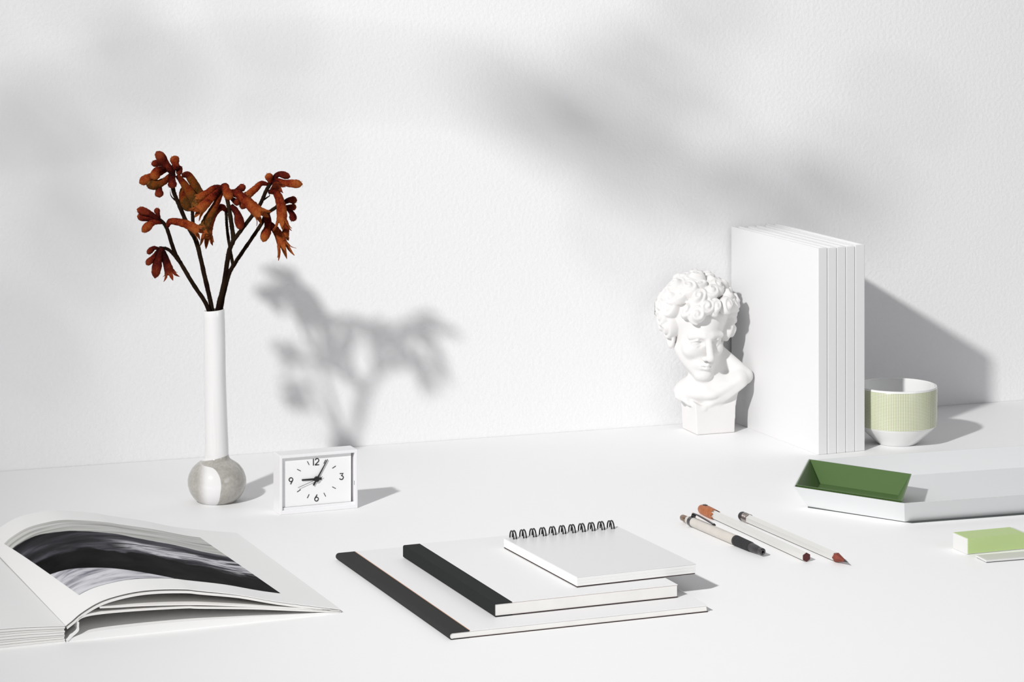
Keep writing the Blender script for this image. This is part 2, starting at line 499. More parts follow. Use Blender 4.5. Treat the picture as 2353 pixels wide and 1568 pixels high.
PZ = NB1_T + .0002 + T2 + .0002
x_, y_, a_ = rect_pose(.0447, 1.9890, .0939, 25.0, .1270, 22.9)
pad = thing('spiral_pad', 'small white wire-bound pad lying on top of the two notebooks', 'notepad', (x_, y_, PZ), a_)
hw, hd, T3 = .04695, .0635, .0071
MB().box(-hw, hw - .0008, -hd, hd - .0006, 0, .0007).build('backing_board', 'board_dark', pad)
for k in range(6):
    z0 = .0007 + k * .00098
    dx = (k % 3 - 1) * .00012
    MB().box(-hw + dx + .0002, hw + dx - .0002, -hd + .0001 * (k % 2), hd, z0, z0 + .00094).build('page_bundle', 'paper', pad)
MB().box(-hw, hw, -hd, hd, .00660, T3).build('cover', 'pad_cover', pad, bevel=.0001)
def wire_pair():
    b = MB()
    for q in (-.0012, .0008):
        pts = []
        for k in range(15):
            t = math.pi * (-0.05 + 1.22 * k / 14)
            # from the hole in the cover, over the edge and down behind the pad
            pts.append((q - .0009 * math.cos(t), hd - .0008 - .0056 * math.cos(t), .0066 + .0053 * math.sin(t)))
        b.tube(pts, .00056, 8)
    return b
first = None
for k in range(11):
    x = -hw + .0075 + k * (2 * hw - .0135) / 10
    if first is None:
        first = wire_pair().build('wire_loop', 'black', pad, smooth=True)
        first.location = (x, 0, 0)
    else:
        c = first.copy(); C.objects.link(c); c.location = (x, 0, 0)

# ------------------------------------------------------------------ alarm clock
CK = 22.6
clock = thing('alarm_clock', 'small white rectangular desk clock with black numerals and hands', 'clock', (-.1856, 2.2763, 0), CK)
CW, CH, CD = .0659, .0474, .0178
o_ = (0, CW, 0, CH)
i_ = (.0021, CW - .0026, .0034, CH - .0024)        # opening x0 x1 z0 z1
b = MB()
b.box(0, CW, .0125, CD, 0, CH)                      # back slab
b.box(0, i_[0], 0, .0125, 0, CH); b.box(i_[1], CW, 0, .0125, 0, CH)
b.box(i_[0], i_[1], 0, .0125, 0, i_[2]); b.box(i_[0], i_[1], 0, .0125, i_[3], CH)
def frame_case():
    """case with a rectangular pocket, welded so the front frame is one face ring"""
    x0, x1, z0, z1 = 0, CW, 0, CH
    a, b_, c, d = i_
    v = [(x0, 0, z0), (x1, 0, z0), (x1, 0, z1), (x0, 0, z1), (a, 0, c), (b_, 0, c), (b_, 0, d), (a, 0, d),
         (a, .0105, c), (b_, .0105, c), (b_, .0105, d), (a, .0105, d), (x0, CD, z0), (x1, CD, z0), (x1, CD, z1), (x0, CD, z1)]
    f = [(0, 1, 5, 4), (1, 2, 6, 5), (2, 3, 7, 6), (3, 0, 4, 7), (4, 5, 9, 8), (5, 6, 10, 9), (6, 7, 11, 10), (7, 4, 8, 11), (8, 9, 10, 11),
         (0, 12, 13, 1), (1, 13, 14, 2), (2, 14, 15, 3), (3, 15, 12, 0), (12, 15, 14, 13)]
    return MB().add(v, f)
frame_case().build('case', 'plastic', clock, bevel=.0004)
# inner bezel step and dial
bz = MB()
a, b_, c, d = i_
bz.box(a, b_, .0018, .0024, c, c + .0018); bz.box(a, a + .0004, .0018, .0024, c, d)
bz.build('bezel', 'plastic', clock)
dial = MB().box(a + .0002, b_ - .0022, .0029, .0100, c + .0018, d - .0002).build('dial', 'dial', clock)
DX, DZ, DY = .0316, .0259, .0028
def ribbon(pts, wdt, y, dep=.0002, closed=False):
    """flat stroke of given width in the dial plane (x,z)"""
    b = MB(); n = len(pts); L_ = []; R_ = []
    for i in range(n):
        p = Vector(pts[i])
        q0 = Vector(pts[(i - 1) % n] if closed or i > 0 else pts[i]); q1 = Vector(pts[(i + 1) % n] if closed or i < n - 1 else pts[i])
        t = (q1 - q0).normalized(); nn = Vector((-t.y, t.x)) * wdt / 2
        L_.append(p + nn); R_.append(p - nn)
    vs = []
    for yy in (y - dep, y):
        vs += [(p.x, yy, p.y) for p in L_] + [(p.x, yy, p.y) for p in R_]
    s = 2 * n; fs = []
    for i in range(n if closed else n - 1):
        j = (i + 1) % n
        fs += [(i, j, n + j, n + i), (s + i, s + n + i, s + n + j, s + j), (i, s + i, s + j, j), (n + i, n + j, s + n + j, s + n + i)]
    if not closed:
        fs += [(0, n, s + n, s), (n - 1, s + n - 1, s + 2 * n - 1, 2 * n - 1)]
    return b.add(vs, fs)
def arcp(cx_, cz_, rx, rz, a0, a1, n=16):
    return [(cx_ + rx * math.cos(R(a0 + (a1 - a0) * k / n)), cz_ + rz * math.sin(R(a0 + (a1 - a0) * k / n))) for k in range(n + 1)]
def numeral(name, strokes, cx_, cz_, s):
    b = MB()
    for st in strokes:
        q = ribbon([(cx_ + x * s, cz_ + z * s) for x, z in st], .13 * s, DY)
        b.add(q.v, q.f)
    o = b.build(name, 'black', dial)
    return o
SZ = .0054
one = [[(-.47, -.5), (-.47, .5)]]
two = [arcp(.12, .22, .29, .28, 165, -35, 14) + [(-.18, -.44), (.45, -.44)]]
two_fix = [arcp(.10, .21, .28, .28, 170, -30, 14) + [(-.20, -.44)], [(-.24, -.45), (.42, -.45)]]
numeral('numeral', one + two_fix, DX - .0001, DZ + .01375, SZ)['label'] = 'black numeral 12'
three = [[(-.28, .44), (.26, .44), (-.04, .08)], arcp(-.02, -.18, .30, .29, 95, -160, 18)]
numeral('numeral', three, DX + .0213, DZ + .0003, SZ)['label'] = 'black numeral 3'
six = [arcp(0, -.18, .29, .29, 0, 360, 22), [(-.26, -.06), (.10, .5)]]
numeral('numeral', six, DX, DZ - .0153, SZ)['label'] = 'black numeral 6'
nine = [arcp(0, .18, .29, .29, 0, 360, 22), [(.26, .06), (-.06, -.5)]]
numeral('numeral', nine, DX - .0216, DZ + .0002, SZ)['label'] = 'black numeral 9'
for hx, hz in ((.0070, .0133), (.0149, .0083), (.0149, -.0083), (.0070, -.0133), (-.0070, -.0133), (-.0149, -.0083), (-.0149, .0083), (-.0070, .0133)):
    L_ = math.hypot(hx, hz); ux, uz = hx / L_, hz / L_
    ribbon([(DX + hx - ux * .0017, DZ + hz - uz * .0017), (DX + hx + ux * .0017, DZ + hz + uz * .0017)], .0005, DY).build('hour_mark', 'black', dial)
def hand(name, ang, length, tail, w0, w1, y):
    ux, uz = math.sin(R(ang)), math.cos(R(ang)); px_, pz_ = uz, -ux
    P = lambda s, t: (DX + ux * s + px_ * t, DZ + uz * s + pz_ * t)
    poly = [P(-tail, -w0 / 2), P(length, -w1 / 2), P(length, w1 / 2), P(-tail, w0 / 2)]
    MB().prism(poly, y - .0003, y).build(name, 'black', clock)
hand('hour_hand', 271, .0125, .0042, .0018, .0012, DY - .0004)
hand('minute_hand', 31, .0178, .0056, .0013, .0006, DY - .0008)
hand('second_hand', 251, .0170, .0050, .0003, .0003, DY - .0012)
hb = MB().lathe([(.0022, 0), (.0022, .0015), (.0014, .0018)], 24).build('hub', 'black', clock, smooth=True)
hb.location = (DX, DY, DZ); hb.rotation_euler = (R(90), 0, 0)
MB().box(b_ - .0002, b_ + .0001, .0006, .0010, CH * .40, CH * .47).build('side_catch', 'black', clock)

# ------------------------------------------------------------------ bud vase
def glaze_material():
    """white glaze above a slanting dip line, grey glaze below with one white patch down the front"""
    m = bpy.data.materials.new('grey_white_glaze'); m.use_nodes = True
    nt = m.node_tree; N = nt.nodes; L = nt.links
    p = N['Principled BSDF']; p.inputs['Roughness'].default_value = 0.12; p.inputs['Coat Weight'].default_value = 0.4
    tc = N.new('ShaderNodeTexCoord'); sep = N.new('ShaderNodeSeparateXYZ'); L.new(tc.outputs['Object'], sep.inputs[0])
    X, Y, Z = sep.outputs
    def mt(op, a, b=None):
        n = N.new('ShaderNodeMath'); n.operation = op
        for i, q in enumerate((a, b)):
            if q is None: continue
            if hasattr(q, 'links'): L.new(q, n.inputs[i])
            else: n.inputs[i].default_value = q
        return n.outputs[0]
    def st(x, lo, hi):
        n = N.new('ShaderNodeMapRange'); n.interpolation_type = 'SMOOTHSTEP'
        n.inputs['From Min'].default_value = lo; n.inputs['From Max'].default_value = hi
        L.new(x, n.inputs['Value']); return n.outputs['Result']
    dip = st(mt('SUBTRACT', mt('SUBTRACT', Z, mt('MULTIPLY', X, 0.22)), .0362), -.0003, .0006)
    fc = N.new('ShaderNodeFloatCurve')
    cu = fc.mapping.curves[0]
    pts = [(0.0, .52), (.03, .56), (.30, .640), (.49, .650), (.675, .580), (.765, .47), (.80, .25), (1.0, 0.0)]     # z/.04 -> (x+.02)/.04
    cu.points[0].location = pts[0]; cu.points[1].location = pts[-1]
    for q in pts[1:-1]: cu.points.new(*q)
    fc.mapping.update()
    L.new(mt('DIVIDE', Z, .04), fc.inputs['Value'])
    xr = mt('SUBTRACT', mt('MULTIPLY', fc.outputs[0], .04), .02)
    patch = mt('MULTIPLY', st(mt('SUBTRACT', xr, X), 0, .0007), st(X, -.0150, -.0045))  # white patch on the bulb front: crisp right edge, gradual left edge
    patch = mt('MULTIPLY', patch, st(mt('MULTIPLY', Y, -1.0), 0, .004))
    fac = mt('MAXIMUM', dip, patch)
    ns = N.new('ShaderNodeTexNoise'); ns.inputs['Scale'].default_value = 420; L.new(tc.outputs['Object'], ns.inputs['Vector'])
    rp = N.new('ShaderNodeValToRGB'); rp.color_ramp.elements[0].position = .35; rp.color_ramp.elements[1].position = .65
    rp.color_ramp.elements[0].color = srgb(166, 163, 156); rp.color_ramp.elements[1].color = srgb(178, 175, 169); L.new(ns.outputs['Fac'], rp.inputs['Fac'])
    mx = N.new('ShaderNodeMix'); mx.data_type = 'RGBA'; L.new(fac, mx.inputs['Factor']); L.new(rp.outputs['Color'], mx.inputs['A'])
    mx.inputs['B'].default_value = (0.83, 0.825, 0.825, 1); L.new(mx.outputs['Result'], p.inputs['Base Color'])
    return m
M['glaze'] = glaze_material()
vase_loc = (-.2414, 2.3270, 0)
vase = thing('bud_vase', 'tall bud vase with white neck and grey glazed round base', 'vase', vase_loc, 0)
def neck_lean(z):
    t = max(0.0, (z - .030) / .127)
    return (-.0026 * t + .0002 * math.sin(t * 9), 0, .10 * max(0, (t - .93) / .07))
prof = [(.0005, .0006), (.0140, .0002), (.0160, .0010), (.0190, .0034), (.0220, .0080), (.0236, .0130), (.0239, .0165), (.0234, .0205), (.0216, .0252),
        (.0186, .0292), (.0148, .0322), (.0116, .0342), (.0102, .0360), (.0097, .0385)]
neckp = [(.0097, .0385), (.0095, .050), (.0092, .075), (.0089, .105), (.0088, .135), (.0087, .150), (.0086, .1555), (.0080, .1566), (.0072, .1560), (.0070, .150), (.0068, .12), (.0066, .045), (.001, .040)]
def dense(p, k=4):
    q = catmull([(r, 0, z) for r, z in p], k)
    return [(max(v.x, .0002), v.z) for v in q]
bulb = dense(prof)
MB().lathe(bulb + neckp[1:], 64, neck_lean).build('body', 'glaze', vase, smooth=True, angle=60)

# ------------------------------------------------------------------ flowers in the vase
rng = random.Random(4)
S = .000356
DEEP = [0.0, 0.0]                    # depth of the current stem: in the neck, at the head
def fp(x, y, dep=0.0):
    """drawing coordinates of the flower study -> vase coordinates"""
    px_ = 280 + x / 3.7326; py_ = 320 + y / 3.7326
    z = (1152 - py_) * S
    k = min(1.0, max(0.0, (z - .165) / .06))
    return Vector(((px_ - 498.5) * S, dep * .6 + DEEP[0] + (DEEP[1] - DEEP[0]) * k, z))
ZU = S / 3.7326
def hairs(b, c, rad, count, ln, ts):
    k = len(c) - 1
    for _ in range(count):
        i = rng.randint(1, k - 1); t = (c[i + 1] - c[i - 1]).normalized()
        e1 = t.orthogonal().normalized(); e2 = t.cross(e1); a = rng.uniform(0, 6.283)
        o = e1 * math.cos(a) + e2 * math.sin(a); q = t.cross(o)
        p = c[i] + (c[i + 1] - c[i]) * rng.random() + o * rad[i] * .94
        tip = p + (o + t * rng.uniform(-.2, .6)).normalized() * ln * rng.uniform(.6, 1.3)
        w_ = .00016
        b.add([p + t * w_, p - t * w_ * .5 + q * w_, p - t * w_ * .5 - q * w_, tip], [(0, 1, 3), (1, 2, 3), (2, 0, 3)])
        ts += [i / k] * 4
def finish(b, name, m, parent, ts):
    o = b.build(name, m, parent, smooth=True, angle=75)
    at = o.data.attributes.new('t', 'FLOAT', 'POINT')
    at.data.foreach_set('value', ts)
def stem_part(parent, name, pts, r0, r1, d0=0.0, d1=0.0, m='stem'):
    n = len(pts)
    P = [fp(x, y, d0 + (d1 - d0) * i / (n - 1)) for i, (x, y) in enumerate(pts)]
    c = catmull(P, 8)
    k = len(c) - 1
    rad = [(r0 + (r1 - r0) * i / k) * ZU for i in range(k + 1)]
    b = MB().tube(c, rad, 9, jitter=.10, rng=rng)
    hairs(b, c, rad, int(9 * k), .0007, [])
    o = b.build(name, m, parent, smooth=True, angle=70)
    STEMS.setdefault(parent.name, o)
STEMS = {}
def bud(parent, pts, r, d0=0.0, d1=0.0, m='rust_dark', neck=.42):
    n = len(pts)
    P = [fp(x, y, d0 + (d1 - d0) * i / (n - 1)) for i, (x, y) in enumerate(pts)]
    c = catmull(P, 8); k = len(c) - 1
    rr = along([(0, neck), (.25, neck + .12), (.5, .72), (.72, 1.0), (.84, .96), (.92, .74), (.97, .45), (1, .10)], k)
    rad = [q * r * ZU for q in rr]
    b = MB().tube(c, rad, 11, jitter=.07, rng=rng)
    ts = [i / k for i in range(k + 1) for _ in range(11)]
    hairs(b, c, rad, 70, .0008, ts)
    finish(b, 'bud', m, parent, ts)
def flower(parent, pts, r, d0=0.0, d1=0.0, m='rust', lobes=6, spread=1.0, lobe_len=1.9):
    n = len(pts)
    P = [fp(x, y, d0 + (d1 - d0) * i / (n - 1)) for i, (x, y) in enumerate(pts)]
    c = catmull(P, 8); k = len(c) - 1
    rr = along([(0, .42), (.2, .62), (.5, .84), (.8, 1.0), (1, 1.06)], k)
    rad_ = [q * r * ZU for q in rr]
    b = MB(); b.tube(c, rad_, 12, jitter=.07, rng=rng)
    ts = [i / k for i in range(k + 1) for _ in range(12)]
    hairs(b, c, rad_, 90, .0008, ts)
    t = (c[-1] - c[-3]).normalized(); e1 = t.orthogonal().normalized(); e2 = t.cross(e1)
    R0 = r * ZU
    for q in range(lobes):
        a = 2 * math.pi * (q + .3 * rng.random()) / lobes
        rad = e1 * math.cos(a) + e2 * math.sin(a); tan = e2 * math.cos(a) - e1 * math.sin(a)
        L_ = R0 * lobe_len * rng.uniform(.8, 1.2); sp = spread * rng.uniform(.5, 1.2)
        pts_ = [c[-2] + rad * R0 * .86, c[-1] + t * L_ * .38 + rad * R0 * (1.0 + .18 * sp), c[-1] + t * L_ * .72 + rad * R0 * (1.05 + .5 * sp), c[-1] + t * L_ + rad * R0 * (1.05 + .95 * sp)]
        wd = [.52, .40, .24, .03]
        vs = []
        for p_, w_ in zip(pts_, wd):
            vs += [p_ - tan * w_ * R0, p_ + tan * w_ * R0, p_ + tan * w_ * R0 + rad * R0 * .14, p_ - tan * w_ * R0 + rad * R0 * .14]
        fs = []
        for i in range(3):
            o = i * 4
            fs += [(o + j, o + (j + 1) % 4, o + 4 + (j + 1) % 4, o + 4 + j) for j in range(4)]
        fs += [(0, 3, 2, 1), (12, 13, 14, 15)]
        b.add(vs, fs); ts += [1.0] * 16
    finish(b, 'flower', m, parent, ts)
def bract(parent, pts, r, d=0.0):
    P = catmull([fp(x, y, d) for x, y in pts], 5); k = len(P) - 1
    MB().tube(P, [r * ZU * (1 - .85 * i / k) for i in range(k + 1)], 6).build('bract', 'stem', STEMS[parent.name], smooth=True)

DEEP[:] = (-0.0010, -0.018)
s1 = thing('flower_stem', 'leftmost dried flower stem with a drooping side sprig', 'flower stem', vase_loc, 0, 'dried flower stems in the vase')
stem_part(s1, 'stem', [(800, 1760), (748, 1460), (632, 1250), (520, 1040), (470, 930), (410, 720), (355, 655)], 19, 15, -.001, -.012)
stem_part(s1, 'branch', [(510, 1020), (470, 960), (420, 912), (365, 897)], 16, 12, -.010, -.016)
bud(s1, [(375, 680), (280, 605), (170, 562)], 36, -.012, -.020)
bud(s1, [(365, 675), (265, 645), (165, 628)], 38, -.012, -.012)
bud(s1, [(375, 680), (300, 680), (215, 755)], 38, -.012, -.022, 'rust')
bud(s1, [(358, 665), (340, 610), (325, 560)], 26, -.012, -.008)
flower(s1, [(418, 720), (450, 672), (540, 680), (620, 705), (690, 745)], 40, -.010, -.020, 'rust', lobe_len=.9)
bud(s1, [(375, 895), (345, 985), (308, 1165)], 42, -.016, -.020)
flower(s1, [(375, 905), (400, 1010), (430, 1125)], 38, -.016, -.010, 'rust_dark', lobe_len=1.1)
bud(s1, [(345, 915), (300, 980), (240, 1045)], 30, -.016, -.022)
bud(s1, [(350, 905), (300, 905), (245, 955)], 26, -.016, -.012)
bract(s1, [(375, 895), (355, 890), (345, 900)], 8, -.016)

DEEP[:] = (0.0005, 0.004)
s2 = thing('flower_stem', 'dried flower stem with the tallest, largest rust flower head', 'flower stem', vase_loc, 0, 'dried flower stems in the vase')
stem_part(s2, 'stem', [(800, 1760), (768, 1450), (700, 1150), (635, 890), (570, 770), (480, 560), (430, 420), (435, 270)], 21, 17, .002, .002)
stem_part(s2, 'branch', [(628, 880), (605, 760), (592, 600), (560, 480)], 17, 14, .002, .010)
bract(s2, [(450, 530), (415, 490), (407, 435)], 8, .002)
bract(s2, [(585, 500), (600, 560), (615, 590)], 6, .006)
bud(s2, [(435, 300), (370, 210), (295, 105)], 44, .002, -.006, 'rust_dark', .6)
bud(s2, [(465, 270), (450, 215), (440, 148)], 42, .002, .006, 'rust', .7)
bud(s2, [(420, 275), (330, 215), (240, 222)], 32, .002, .008)
bud(s2, [(400, 250), (260, 320), (152, 375)], 44, .002, -.010, 'rust', .5)
bud(s2, [(360, 250), (300, 270), (280, 345)], 46, -.004, -.014, 'rust')
bud(s2, [(420, 310), (340, 375), (215, 395)], 44, .0, -.012, 'olive', .5)
bud(s2, [(330, 380), (320, 430), (325, 500)], 38, -.006, -.008)
bud(s2, [(395, 330), (300, 380), (215, 425)], 30, .004, .002)
bud(s2, [(430, 290), (430, 350), (440, 420)], 40, -.004, -.010, 'rust_dark', .7)
bud(s2, [(480, 260), (490, 250), (475, 320)], 28, .006, .006)
flower(s2, [(470, 315), (545, 410), (600, 490), (648, 560)], 48, .002, -.008, 'olive', lobe_len=.5, spread=.3)
flower(s2, [(505, 320), (560, 320), (620, 420), (668, 520)], 44, .006, .012, 'olive', lobe_len=.6, spread=.3)
bud(s2, [(545, 420), (520, 500), (590, 625)], 56, .008, .004, 'olive', .6)

DEEP[:] = (-0.0014, -0.009)
s3 = thing('flower_stem', 'dried flower stem forking into a centre head and a raised right head', 'flower stem', vase_loc, 0, 'dried flower stems in the vase')
stem_part(s3, 'stem', [(800, 1760), (828, 1450), (880, 1230), (925, 960), (962, 850), (945, 700), (915, 520), (880, 395)], 22, 17, -.003, .004)
stem_part(s3, 'branch', [(955, 870), (1050, 745), (1180, 570), (1240, 440), (1285, 365)], 18, 15, .000, .010)
flower(s3, [(880, 400), (800, 410), (740, 455), (660, 505)], 34, .004, .012, 'rust', lobe_len=.4, spread=.2)
flower(s3, [(870, 405), (800, 470), (740, 530), (670, 600)], 42, .004, -.010, 'rust', lobe_len=1.0)
flower(s3, [(870, 430), (810, 560), (760, 650), (715, 745)], 42, .006, .000, 'olive', lobe_len=.8)
bud(s3, [(885, 395), (905, 420), (950, 500)], 44, .002, -.010, 'rust', .8)
flower(s3, [(930, 440), (1010, 460), (1110, 540), (1205, 620)], 50, .002, -.014, 'rust', lobe_len=.9)
bud(s3, [(950, 450), (1000, 430), (1062, 396)], 34, .006, .012, 'rust_dark')
bud(s3, [(960, 470), (1060, 500), (1035, 592)], 40, .006, .004, 'rust_dark')
bud(s3, [(940, 490), (980, 520), (1020, 530)], 34, .004, -.004, 'rust_dark')
bud(s3, [(945, 560), (1000, 630), (1032, 762)], 42, .004, -.004, 'rust_dark', .5)
flower(s3, [(1262, 385), (1200, 375), (1150, 420), (1085, 475)], 32, .010, .006, 'rust', lobe_len=.4, spread=.2)
bud(s3, [(1280, 370), (1275, 345), (1258, 285)], 36, .010, .006, 'rust', .5)
bud(s3, [(1290, 365), (1345, 300), (1445, 325)], 32, .010, .016, 'rust_dark', .6)
bud(s3, [(1320, 350), (1410, 370), (1556, 378)], 38, .010, .004, 'rust', .6)
flower(s3, [(1300, 350), (1325, 375), (1335, 395)], 38, .010, .002, 'rust_dark', lobe_len=.6)
bract(s3, [(1200, 530), (1250, 495), (1270, 480), (1262, 455)], 9, .010)
flower(s3, [(1265, 445), (1330, 450), (1375, 560), (1385, 700)], 44, .008, -.006, 'rust', lobe_len=1.3)

DEEP[:] = (0.0034, 0.020)
s4 = thing('flower_stem', 'rightmost dried flower stem spreading low with fringed hanging flowers', 'flower stem', vase_loc, 0, 'dried flower stems in the vase')
stem_part(s4, 'stem', [(810, 1760), (850, 1440), (905, 1190), (955, 1085), (1060, 930), (1180, 750), (1225, 665), (1330, 590)], 20, 14, -.002, -.006)
stem_part(s4, 'branch', [(945, 1110), (920, 1000), (885, 820), (872, 680), (868, 625)], 14, 12, .000, .006)
flower(s4, [(868, 640), (830, 608), (760, 670), (722, 790), (720, 850)], 44, .006, -.012, 'rust', lobe_len=1.6, spread=.6)
bud(s4, [(1225, 665), (1240, 770), (1200, 895)], 42, -.004, -.010, 'rust', .7)
flower(s4, [(1235, 730), (1300, 790), (1345, 850), (1375, 920)], 44, -.004, -.014, 'rust', lobe_len=2.2, spread=1.3)
flower(s4, [(1390, 730), (1395, 790), (1385, 860)], 34, .000, -.006, 'rust', lobe_len=.4, spread=.2)
bud(s4, [(1330, 600), (1410, 555), (1482, 558)], 34, .004, .012)
bud(s4, [(1340, 610), (1420, 610), (1480, 612)], 30, .004, .004)
bud(s4, [(1400, 620), (1440, 670), (1452, 738)], 34, .004, .010)
bud(s4, [(1320, 610), (1330, 660), (1350, 720)], 30, .000, .006)
bract(s4, [(1250, 640), (1300, 600), (1318, 568)], 9, .0)

# ------------------------------------------------------------------ five white books standing by the wall
BA = 23.0
bt = [.0, .00955, .0190, .0282, .0374, .0476]
bl = ['white hardback nearest the bust, its whole cover in view', 'second white hardback from the bust in the standing row',
      'middle white hardback of the five standing upright', 'fourth white hardback from the bust in the standing row', 'white hardback nearest the checked cup, standing upright']
for k in range(5):
    base = Vector((.2702, 2.5105, 0)) + Vector((math.cos(R(BA)), math.sin(R(BA)), 0)) * bt[k]
    bk = thing('hardback_book', bl[k], 'book', base, BA, 'white hardbacks standing in a row')
    T = bt[k + 1] - bt[k] - .0004
    H = .1822 + (.0004, 0, .0003, .0002, .0012)[k]; D = .166 - (.0, .0006, .0002, .0008, .0004)[k]
    MB().box(0, .0014, .0012, D, 0, H).build('front_cover', 'hardback_white', bk, bevel=.0003)
    MB().box(T - .0014, T, .0012, D, 0, H).build('back_cover', 'hardback_white', bk, bevel=.0003)
    MB().box(0, T, -.0002, .0016, 0, H).build('spine', 'hardback_white', bk, bevel=.0006)
    MB().box(.0014, T - .0014, .0018, D - .0022, .0022, H - .0022).build('page_block', 'paper', bk)

# ------------------------------------------------------------------ checked cup
def grid_material():
    m = bpy.data.materials.new('green_check_glaze'); m.use_nodes = True
    nt = m.node_tree; N = nt.nodes; L = nt.links
    p = N['Principled BSDF']; p.inputs['Roughness'].default_value = 0.22
    tc = N.new('ShaderNodeTexCoord'); sep = N.new('ShaderNodeSeparateXYZ'); L.new(tc.outputs['Object'], sep.inputs[0])
    at2 = N.new('ShaderNodeMath'); at2.operation = 'ARCTAN2'; L.new(sep.outputs[1], at2.inputs[0]); L.new(sep.outputs[0], at2.inputs[1])
    def tri(src, freq):
        a = N.new('ShaderNodeMath'); a.operation = 'MULTIPLY'; a.inputs[1].default_value = freq; L.new(src, a.inputs[0])
        s = N.new('ShaderNodeMath'); s.operation = 'SINE'; L.new(a.outputs[0], s.inputs[0])
        r = N.new('ShaderNodeMapRange'); r.interpolation_type = 'SMOOTHSTEP'
        r.inputs['From Min'].default_value = -0.1; r.inputs['From Max'].default_value = 0.9
        L.new(s.outputs[0], r.inputs['Value']); return r.outputs['Result']
    v = tri(at2.outputs[0], 150.0)
    hz = tri(sep.outputs[2], 2 * math.pi / .00128)
    mx = N.new('ShaderNodeMath'); mx.operation = 'MAXIMUM'; L.new(v, mx.inputs[0]); L.new(hz, mx.inputs[1])
    mn = N.new('ShaderNodeMath'); mn.operation = 'MULTIPLY'; L.new(v, mn.inputs[0]); L.new(hz, mn.inputs[1])
    sm = N.new('ShaderNodeMath'); sm.operation = 'MULTIPLY_ADD'; L.new(mn.outputs[0], sm.inputs[0]); sm.inputs[1].default_value = 0.45
    hf = N.new('ShaderNodeMath'); hf.operation = 'MULTIPLY'; hf.inputs[1].default_value = 0.55; L.new(mx.outputs[0], hf.inputs[0]); L.new(hf.outputs[0], sm.inputs[2])
    mix = N.new('ShaderNodeMix'); mix.data_type = 'RGBA'
    mix.inputs['A'].default_value = srgb(236, 236, 218); mix.inputs['B'].default_value = srgb(120, 134, 66)
    L.new(sm.outputs[0], mix.inputs['Factor']); L.new(mix.outputs['Result'], p.inputs['Base Color'])
    return m
M['check'] = grid_material()
cup = thing('cup', 'white porcelain cup with a fine green checked band', 'cup', (.3469, 2.5637, 0), 0)
MB().lathe([(.001, .0014), (.0150, .0014), (.0158, .0002), (.0178, .0002), (.0188, .0010), (.0346, .0156), (.0353, .0170), (.0354, .0182)] +
           [(.0355 + .0006 * t, .0182 + .0322 * t) for t in (0, .5, 1)] +
           [(.0361, .0515), (.0357, .0523), (.0346, .0524), (.0338, .0518), (.0334, .0490), (.0328, .0185), (.0170, .0040), (.001, .0036)], 96).build('body', 'porcelain', cup, smooth=True, angle=35)
bandv = [(.0353 + .00055, .0172), (.0356 + .00025, .0182), (.0362 + .00013, .0502), (.0361, .0507), (.0352, .0507), (.0346, .0172)]
bb = MB(); n = 128
vs = []; fs = []
for (r, z) in bandv:
    for k in range(n):
        a = 2 * math.pi * k / n; vs.append((r * math.cos(a), r * math.sin(a), z))
for i in range(len(bandv)):
    i2 = (i + 1) % len(bandv)
    for k in range(n):
        fs.append((i * n + k, i * n + (k + 1) % n, i2 * n + (k + 1) % n, i2 * n + k))
bb.add(vs, fs).build('checked_band', 'check', cup, smooth=True, angle=35)

# ------------------------------------------------------------------ faceted trays
def poly_tray(name, rim, inset, z0, z1, th, m, parent):
    """flared sheet-metal tray: rim polygon (ccw), floor inset, wall thickness th"""
    n = len(rim)
    def off(poly, d):
        out = []
        for i in range(n):
            p0, p1, p2 = Vector(poly[i - 1]), Vector(poly[i]), Vector(poly[(i + 1) % n])
            e0 = (p1 - p0).normalized(); e1 = (p2 - p1).normalized()
            n0 = Vector((-e0.y, e0.x)); n1 = Vector((-e1.y, e1.x))
            bis = (n0 + n1).normalized(); out.append(p1 + bis * (d / max(.2, bis.dot(n0))))
        return out
    base = off(rim, inset); rin = off(rim, th * 1.15); bin_ = off(rim, inset + th * .6)
    vs = [(p.x, p.y, z0) for p in base] + [(p[0], p[1], z1) for p in rim] + [(p.x, p.y, z1) for p in rin] + [(p.x, p.y, z0 + th) for p in bin_]
    fs = [tuple(range(n - 1, -1, -1)), tuple(range(3 * n, 4 * n))]
    for i in range(n):
        j = (i + 1) % n
        for q in range(3):
            fs.append((q * n + i, q * n + j, (q + 1) * n + j, (q + 1) * n + i))
    return MB().add(vs, fs).build(name, m, parent)
def u2(a):
    return Vector((math.cos(R(a)), math.sin(R(a))))
T0 = Vector((.3086, 2.2378))
E1, E2, E3 = 17.5, 78.0, 143.0
la, lb, ll = .1016, .1060, .235
r0 = Vector((0, 0)); r1 = r0 + u2(E3) * la; r2 = r1 + u2(E2) * lb; r3 = r2 + u2(E1) * ll; r5 = r0 + u2(E1) * ll; r4 = r3 - u2(E3) * la
hexrim = [r0, r5, r5 + u2(E2) * lb, r5 + u2(E2) * lb + u2(E3) * la, r2, r1]
hexrim[3] = r2 + u2(E1) * ll
tray = thing('hexagonal_tray', 'long pale grey six-sided metal tray with flared sides', 'tray', (T0.x, T0.y, 0), 0)
poly_tray('shell', hexrim, .0112, .0008, .0180, .0009, 'tray_metal', tray)
def inset_poly(poly, d):
    c = sum(poly, Vector((0, 0))) / len(poly)
    return [p + (c - p).normalized() * d for p in poly]
foot = inset_poly(hexrim, .0128)
MB().add([(p.x, p.y, 0) for p in foot] + [(p.x, p.y, .0008) for p in foot],
         [tuple(range(5, -1, -1)), tuple(range(6, 12))] + [(i, (i + 1) % 6, (i + 1) % 6 + 6, i + 6) for i in range(6)]).build('base_pad', 'tray_edge', tray)
